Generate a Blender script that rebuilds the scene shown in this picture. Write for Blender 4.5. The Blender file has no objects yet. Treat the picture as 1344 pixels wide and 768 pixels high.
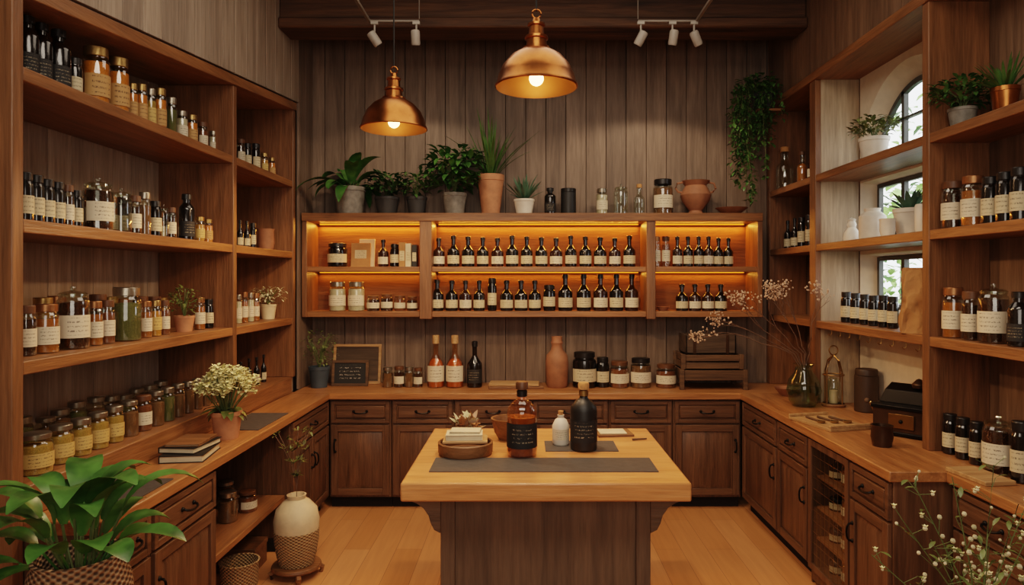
import bpy, math, random
from mathutils import Vector, Matrix, Euler
random.seed(7)
R=random.random
def U(a,b): return random.uniform(a,b)
F=900.0; H=1.765          # surveyed focal scale and eye height (m)
def xat(px,d): return (px-690)*d/F
def zat(py,d): return H-(py-368)*d/F
LX=-1.80; LB=-2.25; RX=2.05; RB=2.35; YB=5.8; CZ=3.9
C=bpy.context.scene.collection
# ------------------------------------------------------------------ materials
def lin(h):
    h=h.lstrip('#'); o=[]
    for i in (0,2,4):
        c=int(h[i:i+2],16)/255; o.append(c/12.92 if c<=.04045 else ((c+.055)/1.055)**2.4)
    return (o[0],o[1],o[2],1)
class N:
    def __init__(s,name):
        s.m=bpy.data.materials.new(name); s.m.use_nodes=True; s.t=s.m.node_tree; s.t.nodes.clear()
        s.out=s.n('ShaderNodeOutputMaterial')
    def n(s,ty,**k):
        x=s.t.nodes.new(ty)
        for a,b in k.items():
            if a.startswith('i_'): x.inputs[a[2:].replace('_',' ')].default_value=b
            else: setattr(x,a,b)
        return x
    def l(s,a,b): s.t.links.new(a,b)
    def math(s,op,a,b=None,c=None):
        x=s.n('ShaderNodeMath',operation=op)
        for i,v in enumerate((a,b,c)):
            if v is None: continue
            if isinstance(v,(int,float)): x.inputs[i].default_value=v
            else: s.l(v,x.inputs[i])
        return x.outputs[0]
    def ramp(s,fac,stops):
        x=s.n('ShaderNodeValToRGB'); s.l(fac,x.inputs[0]); e=x.color_ramp.elements
        while len(e)<len(stops): e.new(.5)
        for i,(p,c) in enumerate(stops): e[i].position=p; e[i].color=c
        return x.outputs[0]
    def mix(s,f,a,b,mode='MIX'):
        x=s.n('ShaderNodeMix',data_type='RGBA',blend_type=mode)
        for k,v in ((0,f),(6,a),(7,b)):
            if isinstance(v,(int,float,tuple)): x.inputs[k].default_value=v
            else: s.l(v,x.inputs[k])
        return x.outputs[2]
    def bsdf(s,col=None,rough=.5,metal=0,bump=None,bs=.3,coat=0,emis=None,es=0):
        b=s.n('ShaderNodeBsdfPrincipled')
        if isinstance(col,tuple): b.inputs['Base Color'].default_value=col
        elif col is not None: s.l(col,b.inputs['Base Color'])
        if isinstance(rough,(int,float)): b.inputs['Roughness'].default_value=rough
        else: s.l(rough,b.inputs['Roughness'])
        b.inputs['Metallic'].default_value=metal; b.inputs['Coat Weight'].default_value=coat
        if emis: b.inputs['Emission Color'].default_value=emis; b.inputs['Emission Strength'].default_value=es
        if bump is not None:
            u=s.n('ShaderNodeBump'); u.inputs['Strength'].default_value=bs; u.inputs['Distance'].default_value=.01
            s.l(bump,u.inputs['Height']); s.l(u.outputs[0],b.inputs['Normal'])
        s.l(b.outputs[0],s.out.inputs[0]); return b
def coords(s,kind='Object',scale=(1,1,1),rot=(0,0,0)):
    t=s.n('ShaderNodeTexCoord'); m=s.n('ShaderNodeMapping'); m.inputs['Scale'].default_value=scale; m.inputs['Rotation'].default_value=rot
    s.l(t.outputs[kind],m.inputs[0]); return m.outputs[0]
def noise(s,v,scale=5,detail=4,dist=0,rough=.55):
    x=s.n('ShaderNodeTexNoise'); x.inputs['Scale'].default_value=scale; x.inputs['Detail'].default_value=detail
    x.inputs['Distortion'].default_value=dist; x.inputs['Roughness'].default_value=rough; s.l(v,x.inputs['Vector']); return x.outputs[0]
def plain(name,c,rough=.5,metal=0,coat=0,var=.12,nscale=9,bs=.1,es=0):
    s=N(name); c=lin(c); v=coords(s); nz=noise(s,v,nscale,3)
    d=tuple(x*(1-var) for x in c[:3])+(1,); u=tuple(min(1,x*(1+var)) for x in c[:3])+(1,)
    s.bsdf(s.ramp(nz,[(.3,d),(.7,u)]),rough,metal,nz,bs,coat,c if es else None,es); return s.m
def wood(name,light,dark,axis='X',rough=.42,g=1.0,plank=None,pax='X',bs=.25):
    s=N(name); L=lin(light); D=lin(dark)
    sc={'X':(1.1,16,16),'Y':(16,1.1,16),'Z':(16,16,1.1)}[axis]; sc=tuple(k*g for k in sc)
    t=s.n('ShaderNodeTexCoord'); oi=s.n('ShaderNodeObjectInfo')
    va=s.n('ShaderNodeVectorMath',operation='ADD'); s.l(t.outputs['Object'],va.inputs[0])
    cb=s.n('ShaderNodeCombineXYZ'); r7=s.math('MULTIPLY',oi.outputs['Random'],7.0)
    for i in range(3): s.l(r7,cb.inputs[i])
    s.l(cb.outputs[0],va.inputs[1]); vec=va.outputs[0]
    pr=None
    if plank:
        sep=s.n('ShaderNodeSeparateXYZ'); s.l(t.outputs['Object'],sep.inputs[0])
        fl=s.math('FLOOR',s.math('DIVIDE',sep.outputs[pax],plank))
        wn=s.n('ShaderNodeTexWhiteNoise',noise_dimensions='1D'); s.l(fl,wn.inputs['W']); pr=wn.outputs['Value']
        vb=s.n('ShaderNodeVectorMath',operation='ADD'); s.l(vec,vb.inputs[0])
        cc=s.n('ShaderNodeCombineXYZ'); q=s.math('MULTIPLY',pr,9.0)
        for i in range(3): s.l(q,cc.inputs[i])
        s.l(cc.outputs[0],vb.inputs[1]); vec=vb.outputs[0]
    m=s.n('ShaderNodeMapping'); m.inputs['Scale'].default_value=sc; s.l(vec,m.inputs[0])
    a=noise(s,m.outputs[0],1.3,5,.6,.6)
    m2=s.n('ShaderNodeMapping'); m2.inputs['Scale'].default_value=tuple(k*4 for k in sc); s.l(vec,m2.inputs[0])
    b=noise(s,m2.outputs[0],1.5,3,0,.6)
    c=s.ramp(a,[(.28,D),(.5,tuple((x+y)/2 for x,y in zip(L,D))),(.72,L)])
    c=s.mix(.4,c,s.ramp(b,[(.35,(.5,.48,.46,1)),(.6,(1,1,1,1))]),'MULTIPLY')
    if pr is not None:
        c=s.mix(1.0,c,s.ramp(pr,[(0,(.74,.73,.73,1)),(1,(1.0,1.0,1.0,1))]),'MULTIPLY')
    s.bsdf(c,rough,0,b,bs); return s.m
SL,SD='#a16f46','#6b4629'
W_SHX=wood('shelf_oak_x',SL,SD,'X'); W_SHY=wood('shelf_oak_y',SL,SD,'Y'); W_SHZ=wood('shelf_oak_z','#906341','#5e4027','Z')
W_CAB=wood('cabinet_walnut_z','#7a583e','#4b3423','Z'); W_CABX=wood('cabinet_walnut_x','#7a583e','#4b3423','X')
W_TOPX=wood('worktop_x','#bb8353','#8a5a34','X',.35); W_TOPY=wood('worktop_y','#bb8353','#8a5a34','Y',.35)
W_ISL=wood('island_top_oak','#dc9f68','#b67a48','X',.3,.8); W_ISB=wood('island_base','#755f4c','#524337','Z',.5,.7)
W_ISBX=wood('island_base_x','#7a6450','#544438','X',.5)
W_BEAM=wood('beam_wood','#664429','#28190f','X',.7,.7,bs=.6)
W_PLX=wood('plank_wall_x','#927c6a','#655344','Z',.6,.8,.17,'X'); W_PLY=wood('plank_wall_y','#c0ad99','#8f7d6c','Z',.6,.8,.17,'Y')
W_PLR=wood('plank_wall_warm','#8f7056','#644b36','Z',.6,.8,.17,'Y')
W_BACK=wood('shelf_back_board','#84562f','#5c381c','X',.7,.8)
W_DAYLIT=wood('daylit_panel_wood','#bca68a','#958067','Z',.6,.8)  # lighter wood tone, window daylight put into the colour
W_LT=wood('light_wood','#c79f70','#9a7248','X',.5); W_MID=wood('mid_wood','#946742','#634226','X',.5); W_OLD=wood('old_wood','#735538','#3f2d1e','X',.7)
W_OLDG=wood('old_dark_wood','#5c4a38','#36291d','X',.7)
def floor_mat():
    s=N('oak_floor'); v=coords(s,'Object',(1,1,1),(0,0,math.pi/2))
    b=s.n('ShaderNodeTexBrick'); b.offset=.37; b.inputs['Scale'].default_value=1; b.inputs['Brick Width'].default_value=1.5; b.inputs['Row Height'].default_value=.17
    b.inputs['Mortar Size'].default_value=.0014; b.inputs['Color1'].default_value=lin('#cf9463'); b.inputs['Color2'].default_value=lin('#c08452'); b.inputs['Mortar'].default_value=lin('#7f5230')
    s.l(v,b.inputs['Vector']); g=noise(s,coords(s,'Object',(22,1.4,1)),1.2,5,.5)
    c=s.mix(.4,b.outputs[0],s.ramp(g,[(.3,(.62,.57,.52,1)),(.65,(1,1,1,1))]),'MULTIPLY')
    s.bsdf(c,.42,0,g,.08); return s.m
M_FLOOR=floor_mat()
M_PLAST=plain('window_plaster','#d6cab5',.8,0,0,.06,14,.15)
M_CEIL=plain('ceiling_paint','#5a4638',.8)
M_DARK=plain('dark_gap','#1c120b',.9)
M_BLKM=plain('black_iron','#1a1714',.4,.7); M_FRAME=plain('window_frame_paint','#50514d',.5); M_BRNZ=plain('aged_bronze','#4e3a2a',.4,.75,0,.25,14,.15); M_BRSS=plain('aged_brass_frame','#8d6a3e',.35,.9)
M_COPPER=plain('aged_brass','#a5683a',.3,1,0,.2,16,.06); M_COPIN=plain('brass_inside','#a8733c',.5,.85,0,.08)
M_WHITE=plain('grey_white_metal','#9c948a',.45); M_CORD=plain('black_cord','#15120f',.7)
M_RAIL=plain('track_grey_metal','#7a7066',.5)
M_TERRA=plain('terracotta','#b07a58',.75,0,0,.18,14,.3); M_TERRA2=plain('brown_clay','#8f6044',.7,0,0,.18,14,.3)
M_GPOT=plain('grey_stoneware','#7c776e',.6,0,0,.3,20,.4); M_DPOT=plain('dark_pot','#3d3c3a',.6); M_WPOT=plain('white_ceramic','#d8cfc0',.4)
M_BPOT=plain('blue_grey_pot','#3e4850',.5); M_CREAM=plain('cream_ceramic','#cdb895',.6,0,0,.1,14,.2)
M_SOIL=plain('soil','#2a1c12',.95,0,0,.4,60,.6)
def leafm(n,a,b,r=.4):
    s=N(n); v=coords(s,'Object',(1,1,1)); z=noise(s,v,11,3); s.bsdf(s.ramp(z,[(.3,lin(b)),(.7,lin(a))]),r,0,z,.1); return s.m
G1=leafm('leaf_green','#5b8242','#2d4b24'); G2=leafm('leaf_dark_green','#426636','#1e3915'); G3=leafm('leaf_olive','#7c8850','#4a5528'); G4=leafm('leaf_bluegreen','#5f8069','#33503c')
M_FLW=leafm('cream_flowers','#eee6b8','#c9c78c',.7); M_PINK=leafm('dried_beige','#c9ae96','#94765e',.8); M_WHF=leafm('white_flowers','#ddd3b2','#aaa682',.7)
G5=leafm('broad_leaf_green','#56853f','#284c20',.35); G6=leafm('garden_leaves','#c2d890','#86ab5c',.6)
M_STEM=plain('twig','#6b5240',.8); M_GST=plain('green_stem','#59673a',.7)
M_SLATE=plain('slate_mat','#46423f',.7,0,0,.15,30,.2)
M_PAPER=plain('paper','#cfc0a2',.8); M_KRAFT=plain('kraft_paper','#a5784c',.85,0,0,.15,9,.5); M_BLACKC=plain('black_cover','#191715',.5)
M_ORC=plain('cork','#b3824f',.8,0,0,.2,50,.3)
def bag_mat():
    s=N('crumpled_kraft'); v=coords(s,'Object',(1,1,.7)); vo=s.n('ShaderNodeTexVoronoi'); vo.inputs['Scale'].default_value=14; nz=noise(s,v,12,3)
    vm=s.n('ShaderNodeVectorMath',operation='ADD'); s.l(v,vm.inputs[0]); cb=s.n('ShaderNodeCombineXYZ'); s.l(s.math('MULTIPLY',nz,.12),cb.inputs[0]); s.l(s.math('MULTIPLY',nz,.1),cb.inputs[2]); s.l(cb.outputs[0],vm.inputs[1]); s.l(vm.outputs[0],vo.inputs['Vector'])
    b=s.bsdf(s.ramp(vo.outputs[0],[(0,lin('#8a5d34')),(.7,lin('#a37547'))]),.85,0,vo.outputs[0],.8)
    for n in s.t.nodes:
        if n.type=='BUMP': n.inputs['Distance'].default_value=.02
    return s.m
M_BAG=bag_mat()
def glass(name,tint,gl=.08,rough=.03,fr=.45):
    s=N(name); a=s.n('ShaderNodeBsdfTransparent'); a.inputs[0].default_value=lin(tint); b=s.n('ShaderNodeBsdfGlossy'); b.inputs['Roughness'].default_value=rough; b.inputs[0].default_value=(1,1,1,1)
    lw=s.n('ShaderNodeLayerWeight'); lw.inputs[0].default_value=.35
    f=s.math('ADD',s.math('MULTIPLY',lw.outputs['Facing'],fr),gl); m=s.n('ShaderNodeMixShader'); s.l(f,m.inputs[0]); s.l(a.outputs[0],m.inputs[1]); s.l(b.outputs[0],m.inputs[2]); s.l(m.outputs[0],s.out.inputs[0]); return s.m
GL=glass('clear_glass','#eef2ea'); GLA=glass('amber_glass','#f5dcc0',.06); GLG=glass('green_glass','#cfe2d3',.06,.03,.35); GLP=glass('window_pane','#f4f6f4',.02,.03,.1); GLW=glass('water','#e0ece0',.0,.05,.05)
def solid(n,c,r=.15,coat=.6,var=.25,sc=30,bs=.05): return plain(n,c,r,0,coat,var,sc,bs)
D_BLK=solid('black_bottle_glass','#14100d'); D_BRN=solid('brown_bottle_glass','#2a160c'); D_MBLK=plain('matte_black','#1b1a19',.45); D_BCAN=plain('dark_brown_tin','#3c2b1c',.5)
C_AMB=solid('amber_liquid','#a5622a',.2); C_HON=solid('honey','#c4883a',.25); C_DRK=solid('dark_extract','#3a2114',.2); C_ORG=solid('orange_oil','#dd8430',.3); C_LIQ=solid('dark_amber_liquor','#8a5224',.2); C_WIN=solid('orange_amber_cordial','#ae6a34',.2)
C_HRB=solid('dried_herbs','#66673c',.9,0,.6,60,.5); C_SPC=solid('brown_spice','#7d5737',.9,0,.6,60,.5); C_YEL=solid('yellow_petals','#be9648',.9,0,.5,50,.5); C_WHT=solid('white_salt','#cdbfa6',.7,0,.1)
C_RED=solid('reddish_spice','#824a2a',.9,0,.5,50,.5)
L_BLK=plain('black_lid','#191614',.35); L_GLD=plain('brass_lid','#a98a58',.35,.9); L_STL=plain('steel_lid','#a39a8a',.3,.9); L_WD=W_LT; L_BRN=plain('brown_lid','#5a3a22',.45); L_COP=plain('copper_lid','#9c6e4a',.35,.8)
def label_mat(name,bg,ink,rows=5,th=.5):
    s=N(name); t=s.n('ShaderNodeTexCoord'); sep=s.n('ShaderNodeSeparateXYZ'); s.l(t.outputs['Generated'],sep.inputs[0]); oi=s.n('ShaderNodeObjectInfo')
    zr=s.math('MULTIPLY',sep.outputs[2],rows); fr=s.math('FRACT',zr); fl=s.math('FLOOR',zr)
    cb=s.n('ShaderNodeCombineXYZ'); s.l(s.math('MULTIPLY',sep.outputs[0],20),cb.inputs[0]); s.l(s.math('ADD',s.math('MULTIPLY',fl,5.3),s.math('MULTIPLY',oi.outputs['Random'],40)),cb.inputs[1]); s.l(s.math('MULTIPLY',fr,1.8),cb.inputs[2])
    nz=noise(s,cb.outputs[0],1.6,2)
    m=s.math('GREATER_THAN',nz,th); m=s.math('MULTIPLY',m,s.math('GREATER_THAN',fr,.36)); m=s.math('MULTIPLY',m,s.math('LESS_THAN',fr,.72))
    m=s.math('MULTIPLY',m,s.math('GREATER_THAN',sep.outputs[0],.16)); m=s.math('MULTIPLY',m,s.math('LESS_THAN',sep.outputs[0],.84))
    m=s.math('MULTIPLY',m,s.math('GREATER_THAN',sep.outputs[2],.12)); m=s.math('MULTIPLY',m,s.math('LESS_THAN',sep.outputs[2],.9))
    s.bsdf(s.mix(s.math('MULTIPLY',m,.75),lin(bg),lin(ink)),.7); return s.m
LB_C=label_mat('cream_label','#c4b392','#2a211a',4,.52); LB_W=label_mat('white_label','#d0c2a8','#3a3028',5,.52); LB_K=label_mat('black_label','#1e1c1b','#a89a80',6,.55); LB_T=label_mat('tan_label','#b58a55','#3c2412',4)
LB_Y=label_mat('yellow_label','#c0a060','#3c2412',4,.52)
M_CHALK=label_mat('chalkboard_writing','#1f1f1e','#a9a397',6,.55)
def weave(n,a,b):
    s=N(n); v=coords(s,'Object',(1,1,1)); sep=s.n('ShaderNodeSeparateXYZ'); s.l(v,sep.inputs[0])
    an=s.math('ARCTAN2',sep.outputs[1],sep.outputs[0]); 
    z=s.math('SINE',s.math('MULTIPLY',sep.outputs[2],330)); u=s.math('SINE',s.math('MULTIPLY',an,26)); w=s.math('MULTIPLY',z,u); w=s.math('ADD',s.math('MULTIPLY',w,.5),.5)
    s.bsdf(s.ramp(w,[(.15,lin(b)),(.7,lin(a))]),.8,0,w,.9); return s.m
M_WEAVE=weave('woven_rattan','#a98a6a','#4c3a2c'); M_WEAVE2=weave('woven_jute','#b3946a','#6b5236')
def emis(n,c,st):
    s=N(n); e=s.n('ShaderNodeEmission'); e.inputs[0].default_value=lin(c); e.inputs[1].default_value=st; s.l(e.outputs[0],s.out.inputs[0]); return s.m
M_BULB=emis('bulb_glow','#ffcf80',14); M_LED=emis('led_glow','#ff8a1c',2.6)
# ------------------------------------------------------------------ geometry
class Geo:
    def __init__(s): s.v=[];s.f=[];s.m=[];s.mats=[]
    def add(s,vs,fs,mat,M=None):
        if mat not in s.mats: s.mats.append(mat)
        k=s.mats.index(mat); o=len(s.v)
        s.v+=[tuple(M@Vector(v)) if M is not None else tuple(v) for v in vs]
        for f in fs: s.f.append([i+o for i in f]); s.m.append(k)
        return s
    def box(s,x0,x1,y0,y1,z0,z1,mat,M=None):
        vs=[(x0,y0,z0),(x1,y0,z0),(x1,y1,z0),(x0,y1,z0),(x0,y0,z1),(x1,y0,z1),(x1,y1,z1),(x0,y1,z1)]
        return s.add(vs,[(0,3,2,1),(4,5,6,7),(0,1,5,4),(1,2,6,5),(2,3,7,6),(3,0,4,7)],mat,M)
    def hexa(s,vs,mat): return s.add(vs,[(0,3,2,1),(4,5,6,7),(0,1,5,4),(1,2,6,5),(2,3,7,6),(3,0,4,7)],mat)
    def lathe(s,prof,mat,seg=20,c=(0,0,0),M=None,sx=1,sy=1):
        vs=[];fs=[];rings=[]
        for r,z in prof:
            if r<1e-6: rings.append([len(vs)]); vs.append((c[0],c[1],c[2]+z))
            else:
                rings.append(list(range(len(vs),len(vs)+seg)))
                for i in range(seg):
                    a=2*math.pi*i/seg; vs.append((c[0]+sx*r*math.cos(a),c[1]+sy*r*math.sin(a),c[2]+z))
        for A,B in zip(rings,rings[1:]):
            for i in range(seg):
                j=(i+1)%seg
                if len(A)==1 and len(B)==1: continue
                if len(A)==1: fs.append((A[0],B[j],B[i]))
                elif len(B)==1: fs.append((A[i],A[j],B[0]))
                else: fs.append((A[i],A[j],B[j],B[i]))
        return s.add(vs,fs,mat,M)
    def ball(s,c,r,mat,seg=8,n=5,sz=1):
        return s.lathe([(r*math.sin(math.pi*i/n),-r*sz*math.cos(math.pi*i/n)) if 0<i<n else (0,(-1 if i==0 else 1)*r*sz) for i in range(n+1)],mat,seg,c)
    def tube(s,pts,r,mat,seg=6,M=None):
        pts=[Vector(p) for p in pts]; n=len(pts); vs=[];fs=[]
        for i,p in enumerate(pts):
            t=(pts[min(i+1,n-1)]-pts[max(i-1,0)]); t=t.normalized() if t.length>1e-9 else Vector((0,0,1))
            a=Vector((0,0,1)) if abs(t.z)<.9 else Vector((1,0,0)); u=t.cross(a).normalized(); w=t.cross(u)
            rr=r[i] if isinstance(r,(list,tuple)) else r
            for k in range(seg):
                q=2*math.pi*k/seg; vs.append(p+u*math.cos(q)*rr+w*math.sin(q)*rr)
        for i in range(n-1):
            for k in range(seg):
                j=(k+1)%seg; fs.append((i*seg+k,i*seg+j,(i+1)*seg+j,(i+1)*seg+k))
        fs.append(tuple(range(seg))[::-1]); fs.append(tuple(range((n-1)*seg,n*seg)))
        return s.add(vs,fs,mat,M)
    def leaf(s,p,az,e,L,w,mat,droop=1.2,n=6,fold=.2,lim=None):
        p=Vector(p); side=Vector((-math.sin(az),math.cos(az),0)); vs=[];fs=[]
        for i in range(n+1):
            t=i/n; el=e-droop*t; up=Vector((-math.sin(el)*math.cos(az),-math.sin(el)*math.sin(az),math.cos(el)))
            ww=w*.5*max(.03,math.sin(math.pi*min(1,t*.94+.05)))**.8
            q=p.copy()
            if lim: q=lim(q)
            vs+=[q+side*ww+up*fold*ww,q,q-side*ww+up*fold*ww]
            p=p+Vector((math.cos(el)*math.cos(az),math.cos(el)*math.sin(az),math.sin(el)))*(L/n)
        for i in range(n):
            a=3*i; fs+=[(a,a+1,a+4,a+3),(a+1,a+2,a+5,a+4)]
        return s.add(vs,fs,mat)
    def mesh(s,name):
        me=bpy.data.meshes.new(name); me.from_pydata(s.v,[],s.f)
        for m in s.mats: me.materials.append(m)
        me.polygons.foreach_set('material_index',s.m); me.polygons.foreach_set('use_smooth',[True]*len(s.f))
        me.update(); me.set_sharp_from_angle(angle=math.radians(38)); return me
def mkobj(name,me,parent=None,bev=0,label=None):
    o=bpy.data.objects.new(name,me); C.objects.link(o)
    if parent: o.parent=parent
    if bev:
        b=o.modifiers.new('bevel','BEVEL'); b.width=bev; b.segments=2; b.limit_method='ANGLE'; b.angle_limit=math.radians(50)
    if label: o['label']=label
    return o
def thing(name,label,cat,parts,loc=(0,0,0),rot=0,scale=(1,1,1),group=None):
    """parts: (part_name, mesh, bevel, label, subparts)"""
    if len(parts)==1 and len(parts[0])<5: 
        root=mkobj(name,parts[0][1],None,parts[0][2] if len(parts[0])>2 else 0)
    else:
        root=bpy.data.objects.new(name,None); root.empty_display_size=.05; C.objects.link(root)
        def rec(ps,par):
            for p in ps:
                o=mkobj(p[0],p[1],par,p[2] if len(p)>2 else 0,p[3] if len(p)>3 else None)
                if len(p)>4: rec(p[4],o)
        rec(parts,root)
    root.location=loc; root.rotation_euler=(0,0,rot) if isinstance(rot,(int,float)) else rot; root.scale=scale
    root['label']=label; root['category']=cat
    if group: root['group']=group
    return root
def struct(name,g,bev=0,label=None):
    o=mkobj(name,g.mesh(name),None,bev); o['kind']='structure'; o['label']=label or name.replace('_',' '); o['category']=name.split('_')[0]; return o
# ------------------------------------------------------------------ room
g=Geo(); g.box(-2.4,2.7,-1.3,6.0,-.1,0,M_FLOOR); struct('floor',g,0,'light oak plank floor')
g=Geo(); g.box(-2.4,2.9,-1.3,6.0,CZ,CZ+.1,M_CEIL); struct('ceiling',g,0,'dark brown ceiling')
g=Geo(); g.box(-2.4,2.9,YB+.02,YB+.15,0,CZ,M_DARK)
i=math.floor(-2.3/.17)
while i*.17<2.6:
    g.box(i*.17+.002,(i+1)*.17-.002,YB,YB+.02,0,CZ,W_PLX); i+=1
struct('wall_back',g,.002,'taupe vertical wood plank wall')
def ztop(y): return 2.86+(y-2.68)*(3.14-2.86)/(5.3-2.68)
g=Geo(); g.box(LB-.15,LB-.02,-1.3,6,0,CZ,M_DARK)
i=math.floor(-1.3/.17)
while i*.17<YB:
    a=i*.17+.002; b=min((i+1)*.17-.002,YB)
    g.box(LB-.02,LB,a,b,0,CZ,W_PLY)
    if a>5.31: g.box(LX-.02,LX,a,b,.9,CZ,W_PLX)
    elif a>2.2:
        z0=ztop(a)+.02; z1=ztop(b)+.02
        g.hexa([(LX-.02,a,z0),(LX,a,z0),(LX,b,z1),(LX-.02,b,z1),(LX-.02,a,CZ),(LX,a,CZ),(LX,b,CZ),(LX-.02,b,CZ)],W_PLY)
    i+=1
g.box(LB,LX-.02,5.33,5.36,.9,CZ,W_PLY)
struct('wall_left',g,.002,'taupe plank wall with recessed shelf niche')
# right wall: arched opening above, two rectangular openings below, splayed plaster reveals
g=Geo(); WA,WB=3.64,4.82; WC=(WA+WB)/2; WR=(WB-WA)/2; SPR=3.13-WR; XO=2.46; SP=.08
ys=[WA+(WB-WA)*k/24 for k in range(25)]
WRi=WR-SP; yi=[WC+(y-WC)*WRi/WR for y in ys]
OPEN=[(1.56,1.945),(2.05,2.445)]; AZ=2.54
def arch(y): return max(AZ+.05,SPR+math.sqrt(max(0,WR*WR-(y-WC)**2)))
def archi(y): return max(AZ+.04,SPR-.02+math.sqrt(max(0,WRi*WRi-(y-WC)**2)))
def quad(g,a,b,c,d,m): g.add([a,b,c,d],[(0,1,2,3)],m)
x=RB
quad(g,(x,-1.3,0),(x,WA,0),(x,WA,CZ),(x,-1.3,CZ),W_PLR); quad(g,(x,WB,0),(x,6,0),(x,6,CZ),(x,WB,CZ),W_PLR)
for a,b in zip(ys,ys[1:]):
    zz=0
    for z0,z1 in OPEN: quad(g,(x,a,zz),(x,b,zz),(x,b,z0),(x,a,z0),M_PLAST); zz=z1
    quad(g,(x,a,zz),(x,b,zz),(x,b,AZ),(x,a,AZ),M_PLAST); quad(g,(x,a,arch(a)),(x,b,arch(b)),(x,b,CZ),(x,a,CZ),M_PLAST)
for a,b,c,d_ in zip(ys,ys[1:],yi,yi[1:]): quad(g,(RB,a,arch(a)),(XO,c,archi(c)),(XO,d_,archi(d_)),(RB,b,arch(b)),M_PLAST)
YA,YBi=yi[0],yi[-1]; sl=.02
quad(g,(RB,WA,AZ),(XO,YA,AZ),(XO,YBi,AZ),(RB,WB,AZ),M_PLAST)
quad(g,(RB,WA,AZ),(XO,YA,AZ),(XO,YA,archi(YA)),(RB,WA,arch(WA)),M_PLAST); quad(g,(RB,WB,AZ),(XO,YBi,AZ),(XO,YBi,archi(YBi)),(RB,WB,arch(WB)),M_PLAST)
for z0,z1 in OPEN:
    quad(g,(RB,WA,z0),(XO,YA,z0+sl),(XO,YBi,z0+sl),(RB,WB,z0),M_PLAST); quad(g,(RB,WA,z1),(XO,YA,z1-sl),(XO,YBi,z1-sl),(RB,WB,z1),M_PLAST)
    quad(g,(RB,WA,z0),(XO,YA,z0+sl),(XO,YA,z1-sl),(RB,WA,z1),M_PLAST); quad(g,(RB,WB,z0),(XO,YBi,z0+sl),(XO,YBi,z1-sl),(RB,WB,z1),M_PLAST)
i=math.floor(1.9/.17)
while i*.17<YB:
    a=i*.17+.002; b=min((i+1)*.17-.002,YB); g.box(RX,RX+.02,a,b,3.24,CZ,W_PLR); i+=1
struct('wall_right',g,0,'warm wood wall with plaster window recesses')
g=Geo(); g.box(-2.4,2.7,-1.4,-1.3,0,CZ,W_PLX); struct('wall_front',g,0,'plank wall')
g=Geo(); g.box(LX,RX,5.0,5.22,3.66,CZ,W_BEAM); g.box(LX,RX,4.97,5.25,3.60,3.68,W_BEAM); struct('trim_1',g,.015,'rustic brown ceiling beam')
xf0,xf1=XO-.03,XO
def fbox(g,y0,y1,z0,z1): g.box(xf0,xf1,y0,y1,z0,z1,M_FRAME)
YM=(4.42,4.0)
for n_,(z0,z1) in enumerate(OPEN):
    g=Geo(); t=.026; z0+=sl; z1-=sl
    fbox(g,YA,YBi,z0,z0+t); fbox(g,YA,YBi,z1-t,z1); fbox(g,YA,YA+t,z0+t,z1-t); fbox(g,YBi-t,YBi,z0+t,z1-t)
    for y in YM: fbox(g,y-.018,y+.018,z0+t,z1-t)
    o=struct('window_%d'%(n_+2),g,0,'rectangular casement window with grey frame')
    g=Geo(); quad(g,(XO-.015,YA,z0),(XO-.015,YBi,z0),(XO-.015,YBi,z1),(XO-.015,YA,z1),GLP); mkobj('pane',g.mesh('pane'),o)
g=Geo(); fbox(g,YA,YBi,AZ,AZ+.035)
for y in YM: fbox(g,y-.016,y+.016,AZ,archi(y)-.01)
fbox(g,YA,YBi,2.80,2.814)
for a,b in zip(yi,yi[1:]):
    za,zb=archi(a),archi(b)
    g.hexa([(xf0,a,za-.035),(xf1,a,za-.035),(xf1,b,zb-.035),(xf0,b,zb-.035),(xf0,a,za),(xf1,a,za),(xf1,b,zb),(xf0,b,zb)],M_FRAME)
o=struct('window_1',g,0,'arched casement window with grey frame')
g=Geo()
for a,b in zip(yi,yi[1:]): quad(g,(XO-.015,a,AZ),(XO-.015,b,AZ),(XO-.015,b,archi(b)-.02),(XO-.015,a,archi(a)-.02),GLP)
mkobj('pane',g.mesh('pane'),o)
# ------------------------------------------------------------------ shelving
ZA,ZB,ZC=2.53,1.985,1.475; T=.05
def bx(*a,m=W_SHY):
    g=Geo(); g.box(*a,m); return g.mesh('board')
def tb():
    g=Geo(); y0,y1=2.4,5.33; z0,z1=ztop(y0),ztop(y1)
    g.hexa([(LB,y0,z0-.06),(LX+.02,y0,z0-.06),(LX+.02,y1,z1-.06),(LB,y1,z1-.06),(LB,y0,z0),(LX+.02,y0,z0),(LX+.02,y1,z1),(LB,y1,z1)],W_SHY); return g.mesh('top')
thing('wall_shelf_unit','tall built-in oak shelf unit along plank wall above worktop','shelf',
 [('top_board',tb(),.004)]+[('shelf_board',bx(LB,LX+.005,2.45,5.28,z-T,z),.004) for z in (ZA,ZB,ZC)]+
 [('side_panel',bx(LB,LX+.01,5.28,5.33,1.02,ztop(5.3)-.06,m=W_SHZ),.004),('divider_panel',bx(LB,LX+.01,4.20,4.25,1.02,ztop(4.2)-.06,m=W_SHZ),.004),
  ('side_panel',bx(LB,LX+.01,2.39,2.445,0,ztop(2.4)-.06,m=W_SHZ),.004)])
thing('wall_ledge','low raised oak ledge running along the plank wall','ledge',[('ledge',bx(LB,LX,2.45,5.28,.9,1.02,m=W_SHY),.006)])
RA,RB_,RC=2.51,2.02,1.48
g=Geo(); g.box(RX-.01,RX+.03,4.83,4.93,.9,3.18,W_SHZ); g.box(RX+.03,RB,4.83,4.93,.9,3.18,W_DAYLIT); midp=g.mesh('m')  # oak front edge; rest of divider coloured pale as if daylit
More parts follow.
